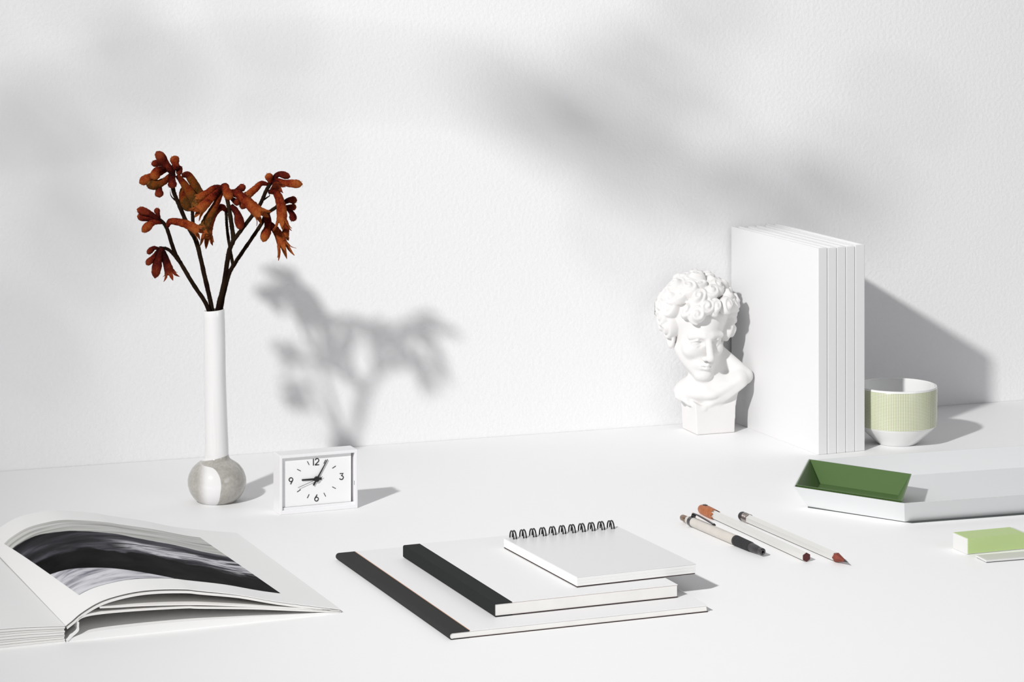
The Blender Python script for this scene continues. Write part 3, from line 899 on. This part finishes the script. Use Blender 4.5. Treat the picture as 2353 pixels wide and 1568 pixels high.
gt = thing('diamond_tray', 'small green diamond-shaped tray set into the end of the long tray', 'tray', (T0.x, T0.y, .0019), 0)
rh = [r0, r0 + u2(E2) * lb, r2, r1]
c_ = sum(rh, Vector((0, 0))) / 4
rh = [p + (c_ - p) * .035 for p in rh]
poly_tray('shell', rh, .0100, .0, .0174, .0009, 'green', gt)

# ------------------------------------------------------------------ eraser and flat slab
er = thing('eraser', 'white block eraser in a green paper sleeve', 'eraser', (.3429, 2.1448, 0), 20.6)
MB().box(0, .0530, 0, .0214, 0, .0119).build('rubber', 'rubber', er, bevel=.0006)
b = MB()
x0, x1 = .0010, .0500
loft = [(-.0002, -.00005 + .00005), (.0216, 0), (.0216, .0122), (-.0002, .0122)]
MB().box(x0, x1, -.0002, .0216, .0117, .0122).build('sleeve_top', 'sleeve', er)
MB().box(x0, x1, -.0003, .0001, .0006, .0121).build('sleeve_front', 'sleeve', er)
MB().box(x0, x1, .0213, .0217, .0006, .0121).build('sleeve_back', 'sleeve', er)
sl = thing('flat_slab', 'thin white slab with a grey top lying in front of the eraser', 'slab', (.3531, 2.1192, 0), 17.5)
MB().box(0, .0600, 0, .0172, .0006, .0020).build('body', 'rubber', sl, bevel=.0003)
MB().box(.0012, .0588, .0008, .0162, .0019, .0021).build('top_panel', 'slab_grey', sl)
MB().box(.0010, .0595, .0006, .0168, 0, .0006).build('underside', 'tray_edge', sl)

# ------------------------------------------------------------------ pens and pencils
def stick(name, label, cat, p0, p1, group=None):
    """root at the rear end, local +Y runs along the barrel, Z up"""
    p0 = Vector(p0); p1 = Vector(p1); d = p1 - p0
    o = thing(name, label, cat, p0, 0, group)
    o.rotation_euler = (math.atan2(d.z, math.hypot(d.x, d.y)), 0, math.atan2(-d.x, d.y))
    return o, d.length
def turned(prof, n=28):
    """profile of (radius, distance along y)"""
    b = MB(); vs = []; fs = []
    for (r, y) in prof:
        for k in range(n):
            a = 2 * math.pi * k / n + math.pi / n
            vs.append((r * math.cos(a), y, r * math.sin(a)))
    m = len(prof)
    for i in range(m - 1):
        for k in range(n):
            fs.append((i * n + k, i * n + (k + 1) % n, (i + 1) * n + (k + 1) % n, (i + 1) * n + k))
    fs += [tuple(range(n)), tuple(range(m * n - 1, (m - 1) * n - 1, -1))]
    return b.add(vs, fs)

pen, L_ = stick('mechanical_pen', 'pearl-white push-button pen with black grip and dark clip', 'pen', (.1345, 2.2512, .0040), (.1886, 2.1370, .0040), 'writing tools')
k = L_
turned([(.0012, 0), (.0022, .0004), (.0025, .0014), (.0025, k * .072), (.0022, k * .075)]).build('push_button', 'bronze', pen, smooth=True)
turned([(.0023, k * .072), (.0029, k * .076), (.0035, k * .10), (.0038, k * .16), (.0039, k * .45), (.0039, k * .675), (.0036, k * .678)]).build('barrel', 'pearl', pen, smooth=True)
turned([(.0036, k * .115), (.00385, k * .116), (.0040, k * .150), (.0037, k * .151)]).build('clip_band', 'gunmetal', pen, smooth=True)
clipp = [(0, k * .125, .0038), (0, k * .128, .0060), (0, k * .16, .0064), (0, k * .25, .0058), (0, k * .36, .0048), (0, k * .385, .0044)]
clip = MB()
vs = []; fs = []
for i, (x, y, z) in enumerate(catmull(clipp, 4)):
    ww = .0017 if i > 4 else .0021
    vs += [(-ww, y, z - .0005), (ww, y, z - .0005), (ww, y, z + .0005), (-ww, y, z + .0005)]
m_ = len(vs) // 4
for i in range(m_ - 1):
    o = i * 4; fs += [(o + j, o + (j + 1) % 4, o + 4 + (j + 1) % 4, o + 4 + j) for j in range(4)]
fs += [(3, 2, 1, 0), tuple(range(len(vs) - 4, len(vs)))]
clip.add(vs, fs)
co = clip.build('clip', 'gunmetal', pen); co.rotation_euler = (0, R(-22), 0)
cb = MB().lathe([(.0002, -.0010), (.0007, -.0007), (.0010, 0), (.0007, .0007), (.0002, .0010)], 14).build('clip_ball', 'gunmetal', co, smooth=True)
cb.location = (0, k * .385, .0045)
gp = [(.0036, k * .672), (.0041, k * .678)]
for i in range(11):
    y = k * (.69 + .0155 * i); rr = .0041 - .0004 * i / 11
    gp += [(rr, y), (rr, y + k * .0085), (rr - .00035, y + k * .0095), (rr - .00035, y + k * .0145)]
gp += [(.0035, k * .865), (.0033, k * .868)]
turned(gp).build('grip', 'grip', pen, smooth=True, angle=30)
turned([(.0030, k * .862), (.0034, k * .868), (.0030, k * .92), (.0025, k * .965), (.0022, k * .97)]).build('nose_cone', 'graphite', pen, smooth=True)
turned([(.0022, k * .965), (.0027, k * .968), (.0026, k * .995), (.0018, k * 1.0), (.0011, k * .998), (.0011, k * .985)]).build('nose_ring', 'gunmetal', pen, smooth=True)

def hexbar(prof):
    return turned(prof, 6)
HR = .0037
pc1, L1 = stick('pencil', 'white hexagonal pencil with copper foil cap and dark red end', 'pencil', (.1517, 2.2845, .0035), (.2198, 2.1226, .0035), 'writing tools')
k = L1
bar1 = hexbar([(HR, k * .10), (HR, k - .0002)]).build('barrel', 'pencil_white', pc1, smooth=False)
hexbar([(HR * .94, k - .0004), (HR * .94, k)]).build('cut_end', 'red_dark', pc1)
cap = MB(); nn = 24; vs = []; fs = []; prof_ = [(.0016, 0), (.0032, .0006), (.0042, .0040), (.0044, k * .07), (.0042, k * .12), (.0039, k * .15)]
rg = random.Random(3)
for i, (r, y) in enumerate(prof_):
    for q in range(nn):
        a = 2 * math.pi * q / nn
        jy = (rg.uniform(-.004, .003) if i == len(prof_) - 1 else 0); jr = r * (1 + (rg.uniform(-.05, .06) if 1 < i < 5 else 0))
        if i == len(prof_) - 1: jr = max(jr, .00395)
        vs.append((jr * math.cos(a), y + jy, jr * math.sin(a) if jr * math.sin(a) > -.0035 else -.0035))
for i in range(len(prof_) - 1):
    for q in range(nn):
        fs.append((i * nn + q, i * nn + (q + 1) % nn, (i + 1) * nn + (q + 1) % nn, (i + 1) * nn + q))
fs.append(tuple(range(nn)))
cap.add(vs, fs).build('copper_cap', 'copper', pc1, smooth=True, angle=35)
MB().box(-.0012, .0014, .0060, .0100, .0040, .0048).build('foil_tab', 'graphite', pc1, bevel=.0002)
for i in range(7):
    y = k * (.20 + .028 * i)
    MB().box(-.0004 + .0003 * (i % 2), .0004 + .0003 * (i % 2), y, y + k * .016, HR * .862, HR * .872).build('gold_imprint', 'gold', bar1)

pc2, L2 = stick('pencil', 'sharpened white hexagonal pencil with black eraser tip', 'pencil', (.1821, 2.2594, .0035), (.2420, 2.1230, .0035), 'writing tools')
k = L2
turned([(.0018, 0), (.0032, .0005), (.0036, .0018), (.0036, .0080)]).build('eraser_tip', 'grip', pc2, smooth=True)
turned([(.0034, .0058), (.0038, .0060), (.0038, .0080), (.0035, .0084), (.0038, .0088), (.0038, .0106), (.0035, .0110), (.0038, .0114), (.0038, .0136), (.0034, .0138)]).build('ferrule', 'chrome', pc2, smooth=True, angle=25)
hexbar([(HR, .0132), (HR, k)]).build('barrel', 'pencil_white', pc2)
cone = MB(); n6 = 24; vs = []; fs = []
for q in range(n6):
    a = 2 * math.pi * q / n6
    rr = HR * .97 * math.cos(math.pi / 6) / math.cos(((a) % (math.pi / 3)) - math.pi / 6)
    sc = .0022 * (1 - abs(math.sin(3 * a)))
    vs.append((rr * 1.005 * math.cos(a), k - .0016 + sc, rr * 1.005 * math.sin(a)))
for q in range(n6):
    a = 2 * math.pi * q / n6; vs.append((.0009 * math.cos(a), k + .0125, .0009 * math.sin(a)))
for q in range(n6):
    fs.append((q, (q + 1) % n6, n6 + (q + 1) % n6, n6 + q))
fs += [tuple(range(n6 - 1, -1, -1)), tuple(range(n6, 2 * n6))]
cone.add(vs, fs).build('sharpened_wood', 'red_wood', pc2, smooth=True)
turned([(.00095, k + .0120), (.0002, k + .0165)], 12).build('lead', 'graphite', pc2, smooth=True)

# ------------------------------------------------------------------ slender potted tree on the desk, left of the view; its leaves dapple the wall
tree = thing('potted_tree', 'slender potted tree at the left end of the desk', 'plant', (-.86, 2.0, 0), 0)
TB = Vector((-.86, 2.0, 0))
MB().lathe([(.045, 0), (.050, .004), (.062, .092), (.066, .094), (.066, .108), (.060, .108), (.057, .096), (.002, .094)], 40).build('pot', 'pot', tree, smooth=True, angle=35)
MB().lathe([(.056, .0955), (.040, .099), (.002, .100)], 32).build('soil', 'soil', tree, smooth=True)
def limb(name, pts, r0, r1):
    c = catmull([Vector(p) - TB for p in pts], 8); k = len(c) - 1
    MB().tube(c, [r0 + (r1 - r0) * i / k for i in range(k + 1)], 8).build(name, 'bark', tree, smooth=True, angle=70)
    return c
limb('trunk', [(-.86, 2.0, .09), (-.85, 1.97, .30), (-.83, 1.90, .50), (-.79, 1.80, .66)], .0065, .0042)
limbs = limb('branch', [(-.79, 1.80, .66), (-.72, 1.66, .745), (-.65, 1.63, .79), (-.57, 1.655, .805), (-.46, 1.69, .795), (-.40, 1.712, .765), (-.33, 1.737, .733), (-.24, 1.765, .728)], .0036, .0009)
limbs += limb('branch', [(-.47, 1.688, .797), (-.41, 1.70, .805), (-.36, 1.725, .815), (-.33, 1.735, .85)], .0016, .0007)
limbs += limb('branch', [(-.70, 1.645, .76), (-.675, 1.62, .73), (-.69, 1.61, .67)], .0018, .0008)
limbs += limb('branch', [(-.62, 1.64, .80), (-.64, 1.63, .835), (-.66, 1.62, .86)], .0016, .0007)
def leaf_mesh():
    vs = []; fs = []; n = 7
    for i in range(n):
        t = i / (n - 1); w_ = .5 * math.sin(math.pi * t ** .85) ** .9 + .02
        z = -.10 * (t - .5) ** 2
        vs += [(-w_, t, z + .08 * w_), (0, t, z), (w_, t, z + .08 * w_), (-w_, t, z + .08 * w_ - .012), (w_, t, z + .08 * w_ - .012)]
    for i in range(n - 1):
        o = i * 5
        fs += [(o, o + 1, o + 6, o + 5), (o + 1, o + 2, o + 7, o + 6), (o + 3, o + 8, o + 9, o + 4), (o, o + 5, o + 8, o + 3), (o + 2, o + 4, o + 9, o + 7)]
    return MB().add(vs, fs)
leaf0 = None
lr = random.Random(8)
# (x, y, z) of the leaf middle, length, lean in the plane facing the lamp
LEAVES = [(-.279, 1.754, .724, .046, 20), (-.301, 1.746, .733, .040, 60), (-.325, 1.738, .722, .036, -15), (-.359, 1.726, .740, .044, 35), (-.381, 1.718, .747, .042, -30),
          (-.402, 1.711, .759, .046, 40), (-.423, 1.704, .770, .046, 25), (-.439, 1.698, .782, .042, 50), (-.462, 1.690, .793, .038, 20), (-.381, 1.718, .798, .042, -25),
          (-.359, 1.726, .803, .036, -40), (-.402, 1.711, .787, .036, -20), (-.347, 1.730, .843, .040, 10), (-.231, 1.771, .781, .030, 30), (-.390, 1.715, .708, .030, 80),
          (-.674, 1.616, .787, .036, 70), (-.684, 1.612, .770, .030, 100), (-.636, 1.629, .810, .038, 20), (-.657, 1.622, .747, .032, 95), (-.664, 1.620, .718, .036, 80),
          (-.692, 1.609, .670, .036, 110), (-.578, 1.649, .831, .032, 40), (-.663, 1.620, .843, .036, 15), (-.565, 1.653, .770, .026, 60), (-.340, 1.733, .760, .030, 10),
          (-.262, 1.760, .745, .030, -30)]
for (x, y, z, ln, rot) in LEAVES:
    mid = Vector((x, y, z)); d = (LAMP - mid).normalized()
    e1 = Vector((0, 0, 1)).cross(d).normalized(); e2 = d.cross(e1)
    a = R(rot + lr.uniform(-8, 8)); dirv = (e1 * math.cos(a) + e2 * math.sin(a)); dirv = (dirv + d * lr.uniform(-.3, .3)).normalized()
    side = dirv.cross(d).normalized(); nrm = side.cross(dirv)
    near = min(limbs, key=lambda p: (p + TB - mid).length)
    if (mid - dirv * ln * .5 - near - TB).length > (mid + dirv * ln * .5 - near - TB).length:
        dirv = -dirv; side = -side
    base = mid - dirv * ln * .5 - TB
    if leaf0 is None:
        lo_ = leaf0 = leaf_mesh().build('leaf', 'leaf', tree, smooth=True)
    else:
        lo_ = leaf0.copy(); C.objects.link(lo_); lo_.parent = tree
    ln *= .60 if x < -.5 else (.55 if x > -.24 else .74)
    base = mid - dirv * ln * .5 - TB
    sc = ln
    m4 = Matrix((side * sc * .62, dirv * sc, nrm * sc)).transposed().to_4x4(); m4.translation = base
    lo_.matrix_basis = m4
    MB().tube([near, (near + base) * .5 + Vector((0, 0, .002)), base + dirv * ln * .06], [.0008, .0006, .0006], 5).build('leaf_stalk', 'bark', tree)

# ------------------------------------------------------------------ plaster bust
def surface_nets(F, origin, h):
    nx, ny, nz = F.shape
    inside = F < 0
    shp = (nx - 1, ny - 1, nz - 1)
    corners = [(i, j, k) for i in (0, 1) for j in (0, 1) for k in (0, 1)]
    def sl(c):
        return tuple(slice(c[a], c[a] + shp[a]) for a in range(3))
    cnt = np.zeros(shp, np.float32); acc = np.zeros(shp + (3,), np.float32)
    for ca in corners:
        for ax in range(3):
            if ca[ax] == 0:
                cb_ = list(ca); cb_[ax] = 1
                fa = F[sl(ca)]; fb = F[sl(tuple(cb_))]
                m = (fa < 0) != (fb < 0)
                den = np.where(m, fa - fb, 1.0); t = np.where(m, fa / den, 0)
                cnt += m
                for q in range(3):
                    acc[..., q] += m * (ca[q] + (t if q == ax else 0))
    act = cnt > 0
    idx = -np.ones(shp, np.int64); idx[act] = np.arange(act.sum())
    gi = np.argwhere(act)
    V = (acc[act] / cnt[act][:, None] + gi) * h + np.array(origin)
    quads = []
    for ax in range(3):
        a1, a2 = (ax + 1) % 3, (ax + 2) % 3
        s0 = [slice(None)] * 3; s1 = [slice(None)] * 3
        s0[ax] = slice(0, -1); s1[ax] = slice(1, None)
        ch = inside[tuple(s0)] != inside[tuple(s1)]
        e = np.argwhere(ch)
        ok = (e[:, a1] > 0) & (e[:, a2] > 0) & (e[:, a1] < shp[a1]) & (e[:, a2] < shp[a2])
        e = e[ok]
        ins = inside[e[:, 0], e[:, 1], e[:, 2]]
        def g(d1, d2):
            q = e.copy(); q[:, a1] -= d1; q[:, a2] -= d2
            return idx[q[:, 0], q[:, 1], q[:, 2]]
        Q = np.stack([g(1, 1), g(0, 1), g(0, 0), g(1, 0)], 1)
        Q[~ins] = Q[~ins][:, ::-1]
        quads.append(Q)
    return V, np.concatenate(quads)

def make_bust():
    h = 1.9
    lo = np.array([-118., -70., 0.6]); hi = np.array([114., 100., 382.])
    nn = ((hi - lo) / h).astype(int) + 1
    ax = [lo[i] + h * np.arange(nn[i]) for i in range(3)]
    U_, V_, W_ = np.meshgrid(*ax, indexing='ij')
    U_ = U_.astype(np.float32); V_ = V_.astype(np.float32); W_ = W_.astype(np.float32)
    def smin(a, b, k):
        t = np.clip(.5 + .5 * (b - a) / k, 0, 1)
        return b + (a - b) * t - k * t * (1 - t)
    def smax(a, b, k):
        return -smin(-a, -b, k)
    def ell(x, y, z, c, r):
        px_, py_, pz_ = (x - c[0]) / r[0], (y - c[1]) / r[1], (z - c[2]) / r[2]
        k0 = np.sqrt(px_ ** 2 + py_ ** 2 + pz_ ** 2) + 1e-6
        k1 = np.sqrt((px_ / r[0]) ** 2 + (py_ / r[1]) ** 2 + (pz_ / r[2]) ** 2) + 1e-9
        return k0 * (k0 - 1) / k1
    def cap_(x, y, z, a, b, r1, r2):
        a = np.array(a, float); d = np.array(b, float) - a; l2 = d.dot(d)
        t = np.clip(((x - a[0]) * d[0] + (y - a[1]) * d[1] + (z - a[2]) * d[2]) / l2, 0, 1)
        return np.sqrt((x - a[0] - t * d[0]) ** 2 + (y - a[1] - t * d[1]) ** 2 + (z - a[2] - t * d[2]) ** 2) - (r1 + (r2 - r1) * t)
    # head frame: yaw to the viewer's right, chin dropped
    Hc = (-20.0, 6.0, 236.0)
    ya, pi_ = R(21), R(9)
    x = U_ - Hc[0]; y = V_ - Hc[1]; z = W_ - Hc[2]
    xh = x * math.cos(ya) - y * math.sin(ya); y1 = x * math.sin(ya) + y * math.cos(ya)
    yh = y1 * math.cos(pi_) - z * math.sin(pi_); zh = y1 * math.sin(pi_) + z * math.cos(pi_)
    x, y, z = xh, yh, zh
    d = ell(x, y, z, (3, -12, 38), (70, 66, 70))
    d = smin(d, ell(x, y, z, (0, 8, -24), (51, 50, 74)), 14)
    d = smin(d, cap_(x, y, z, (0, 30, 16), (0, 32, 6), 30, 30), 16)           # forehead
    for s in (-1, 1):
        d = smin(d, cap_(x, y, z, (s * 43, 0, -40), (s * 9, 45, -92), 12, 12), 14)   # jaw
        d = smin(d, ell(x, y, z, (s * 29, 38, -34), (20, 17, 17)), 12)       # cheek bone
        d = smin(d, cap_(x, y, z, (s * 9, 58, 2), (s * 38, 46, 0), 8, 7), 8)     # brow
    d = smin(d, ell(x, y, z, (0, 50, -92), (17, 14, 14)), 10)
    d = smin(d, ell(x, y, z, (0, 46, -66), (26, 17, 18)), 10)                # muzzle
    for s in (-1, 1):
        d = smax(d, -ell(x, y, z, (s * 24, 66, -13), (16, 17, 11)), 7)       # eye socket
        d = smin(d, ell(x, y, z, (s * 24, 43, -14), (13, 12, 9.5)), 2.5)      # eyeball
        d = smin(d, cap_(x, y, z, (s * 11, 53, -10), (s * 25, 56.5, -5.5), 2.4, 2.8), 2)   # upper lid
        d = smin(d, cap_(x, y, z, (s * 25, 56.5, -5.5), (s * 38, 48, -11), 2.8, 2.2), 2)
        d = smin(d, cap_(x, y, z, (s * 12, 53, -17), (s * 25, 54, -22), 1.8, 2.0), 2)      # lower lid
        d = smin(d, cap_(x, y, z, (s * 25, 54, -22), (s * 37, 48, -15), 2.0, 1.6), 2)
    d = smin(d, cap_(x, y, z, (0, 60, 0), (0, 78, -42), 7, 8.5), 5)          # nose
    d = smin(d, ell(x, y, z, (0, 78, -44), (9, 9, 8)), 4)
    for s in (-1, 1):
        d = smin(d, ell(x, y, z, (s * 9, 68, -47), (7, 8, 6)), 3)
        d = smax(d, -ell(x, y, z, (s * 5, 74, -53), (3, 4, 3)), 1.5)
    d = smin(d, cap_(x, y, z, (-16, 58, -66), (0, 65, -63), 3, 4.5), 3)      # lips
    d = smin(d, cap_(x, y, z, (16, 58, -66), (0, 65, -63), 3, 4.5), 3)
    d = smin(d, cap_(x, y, z, (-12, 59, -72), (12, 59, -72), 4.2, 4.2), 3)
    d = smin(d, ell(x, y, z, (0, 62, -72), (9, 6, 5)), 3)
    d = smax(d, -cap_(x, y, z, (-17, 63, -68), (17, 63, -68), 1.4, 1.4), 1.6)
    for s in (-1, 1):                                                         # ears
        e = ell(x, y, z, (s * 63, -6, -20), (8, 15, 23))
        e = smax(e, -ell(x, y, z, (s * 69, -2, -19), (6, 8, 13)), 3)
        d = smin(d, e, 4)
    # curly hair
    rg = np.random.RandomState(11)
    pts = []
    tries = 0
    while len(pts) < 95 and tries < 9000:
        tries += 1
        v = rg.normal(size=3); v /= np.linalg.norm(v)
        p = np.array([3, -12, 40]) + v * np.array([73, 70, 72])
        front = p[1] > 8
        lim = 60 + 7 * math.sin(p[0] * .09 + 1) if front else (0 if abs(p[0]) > 30 else -30)
        if p[2] < lim:
            continue
        if all(np.linalg.norm(p - q) > 22 for q in pts):
            pts.append(p)
    for p in pts:
        nrm = p - np.array([3, -12, 30]); nrm /= np.linalg.norm(nrm)
        r = rg.uniform(17, 25)
        if p[1] > 20 and p[2] < 66:
            r = rg.uniform(17, 22)
        c = p + nrm * rg.uniform(1, 7)
        m = (np.abs(x - c[0]) < 38) & (np.abs(y - c[1]) < 38) & (np.abs(z - c[2]) < 38)
        lx, ly, lz = x[m] - c[0], y[m] - c[1], z[m] - c[2]
        t1 = np.cross(nrm, [0.3, .2, 1.0]); t1 /= np.linalg.norm(t1); t2 = np.cross(nrm, t1)
        a_ = lx * t1[0] + ly * t1[1] + lz * t1[2]; b_ = lx * t2[0] + ly * t2[1] + lz * t2[2]; cn = lx * nrm[0] + ly * nrm[1] + lz * nrm[2]
        st = rg.uniform(.9, 1.3)
        rho = np.sqrt((a_ * st) ** 2 + (b_ / st) ** 2); th = np.arctan2(b_, a_)
        sph = np.sqrt((a_ * st) ** 2 + (b_ / st) ** 2 + (cn * 1.05) ** 2) - r
        sg = 1 if rg.rand() > .5 else -1
        groove = 2.4 * np.cos(sg * th + rho * .45 + rg.uniform(0, 6)) * np.clip(rho / 6, 0, 1)
        d[m] = smin(d[m], sph + groove, 3.0)
    head = d
    # neck
    nk = cap_(U_, V_, W_, (-14, -8, 170), (14, -6, 92), 36, 42)
    nk = smin(nk, cap_(U_, V_, W_, (-52, 6, 190), (2, 40, 92), 8, 9), 14)         # neck muscle on the left
    nk = smin(nk, cap_(U_, V_, W_, (26, -20, 178), (92, -4, 128), 22, 18), 26)    # slope to the right shoulder
    head = smin(head, nk, 9)
    # chest, cut like a draped shell
    ch = ell(U_, V_, W_, (14, -2, 96), (80, 46, 44))
    ch = smin(ch, ell(U_, V_, W_, (76, 6, 122), (23, 26, 24)), 18)
    ch = smin(ch, ell(U_, V_, W_, (-54, 4, 92), (20, 26, 18)), 18)
    ch = smin(ch, cap_(U_, V_, W_, (-44, 26, 92), (8, 44, 92), 8, 8), 10)           # collar bones
    ch = smin(ch, cap_(U_, V_, W_, (18, 42, 94), (74, 24, 124), 8, 9), 10)
    edge = np.interp(U_, [-90, -70, -40, -12, 20, 60, 95, 120], [84, 78, 60, 46, 58, 86, 112, 124]).astype(np.float32)
    rollr = np.sqrt((W_ - edge - 6) ** 2 + np.clip(V_ - 0, None, 0) ** 2 * 0 + (np.clip(np.abs(V_) - 46 + .0045 * (U_ - 10) ** 2, 0, None)) ** 2) - 7
    ch = smin(ch, cap_(U_, V_, W_, (-66, 22, 84), (-14, 42, 58), 6, 5), 9)
    ch = smin(ch, cap_(U_, V_, W_, (-14, 42, 58), (82, 20, 112), 5, 8), 9)
    ch = smax(ch, (edge - W_) * .8, 3)
    # folds along the cut edge on the left
    ch = ch + 1.6 * np.sin(U_ * .33 + W_ * .1) * np.clip(1 - np.abs(W_ - edge - 8) / 14, 0, 1) * (U_ < 5)
    body = smin(head, ch, 7)
    # column, turned with the desk
    an = R(-20)
    cu = U_ - 4; cv = V_ + 8
    p1 = cu * math.cos(an) + cv * math.sin(an); p2 = -cu * math.sin(an) + cv * math.cos(an)
    fl = np.interp(W_, [0, 4, 30, 60, 85, 105, 122, 140], [47, 48, 49, 51, 55, 62, 70, 72]).astype(np.float32)
    flL = np.interp(W_, [0, 4, 40, 80, 140], [46, 47, 49, 52, 52]).astype(np.float32)
    col = np.maximum(np.maximum(p1 - fl, -p1 - flL), np.abs(p2 - 5) - 42)
    col = smax(col, (W_ - edge - 20) * .8, 4)
    col = np.maximum(col, W_ - 128)
    body = smin(body, col, 4)
    body = np.maximum(body, 1.0 - W_)
    F = body
    V, Q = surface_nets(F, lo, h)
    return V, Q
V, Q = make_bust()
BS = .000398
me = bpy.data.meshes.new('bust')
vv = np.stack([V[:, 0] * BS, -V[:, 1] * BS, (V[:, 2] - V[:, 2].min()) * BS], 1)
me.from_pydata(vv.tolist(), [], Q.tolist())
me.materials.append(M['plaster'])
bm = bmesh.new(); bm.from_mesh(me); bmesh.ops.recalc_face_normals(bm, faces=bm.faces)
bmesh.ops.smooth_vert(bm, verts=bm.verts, factor=.35, use_axis_x=True, use_axis_y=True, use_axis_z=True)
bm.to_mesh(me); bm.free()
me.polygons.foreach_set('use_smooth', [True] * len(me.polygons))
bust = bpy.data.objects.new('bust', me); C.objects.link(bust)
bust.location = (.1785, 2.6185, 0)
tag(bust, 'white plaster bust with curly hair looking down, beside the standing books', 'bust')
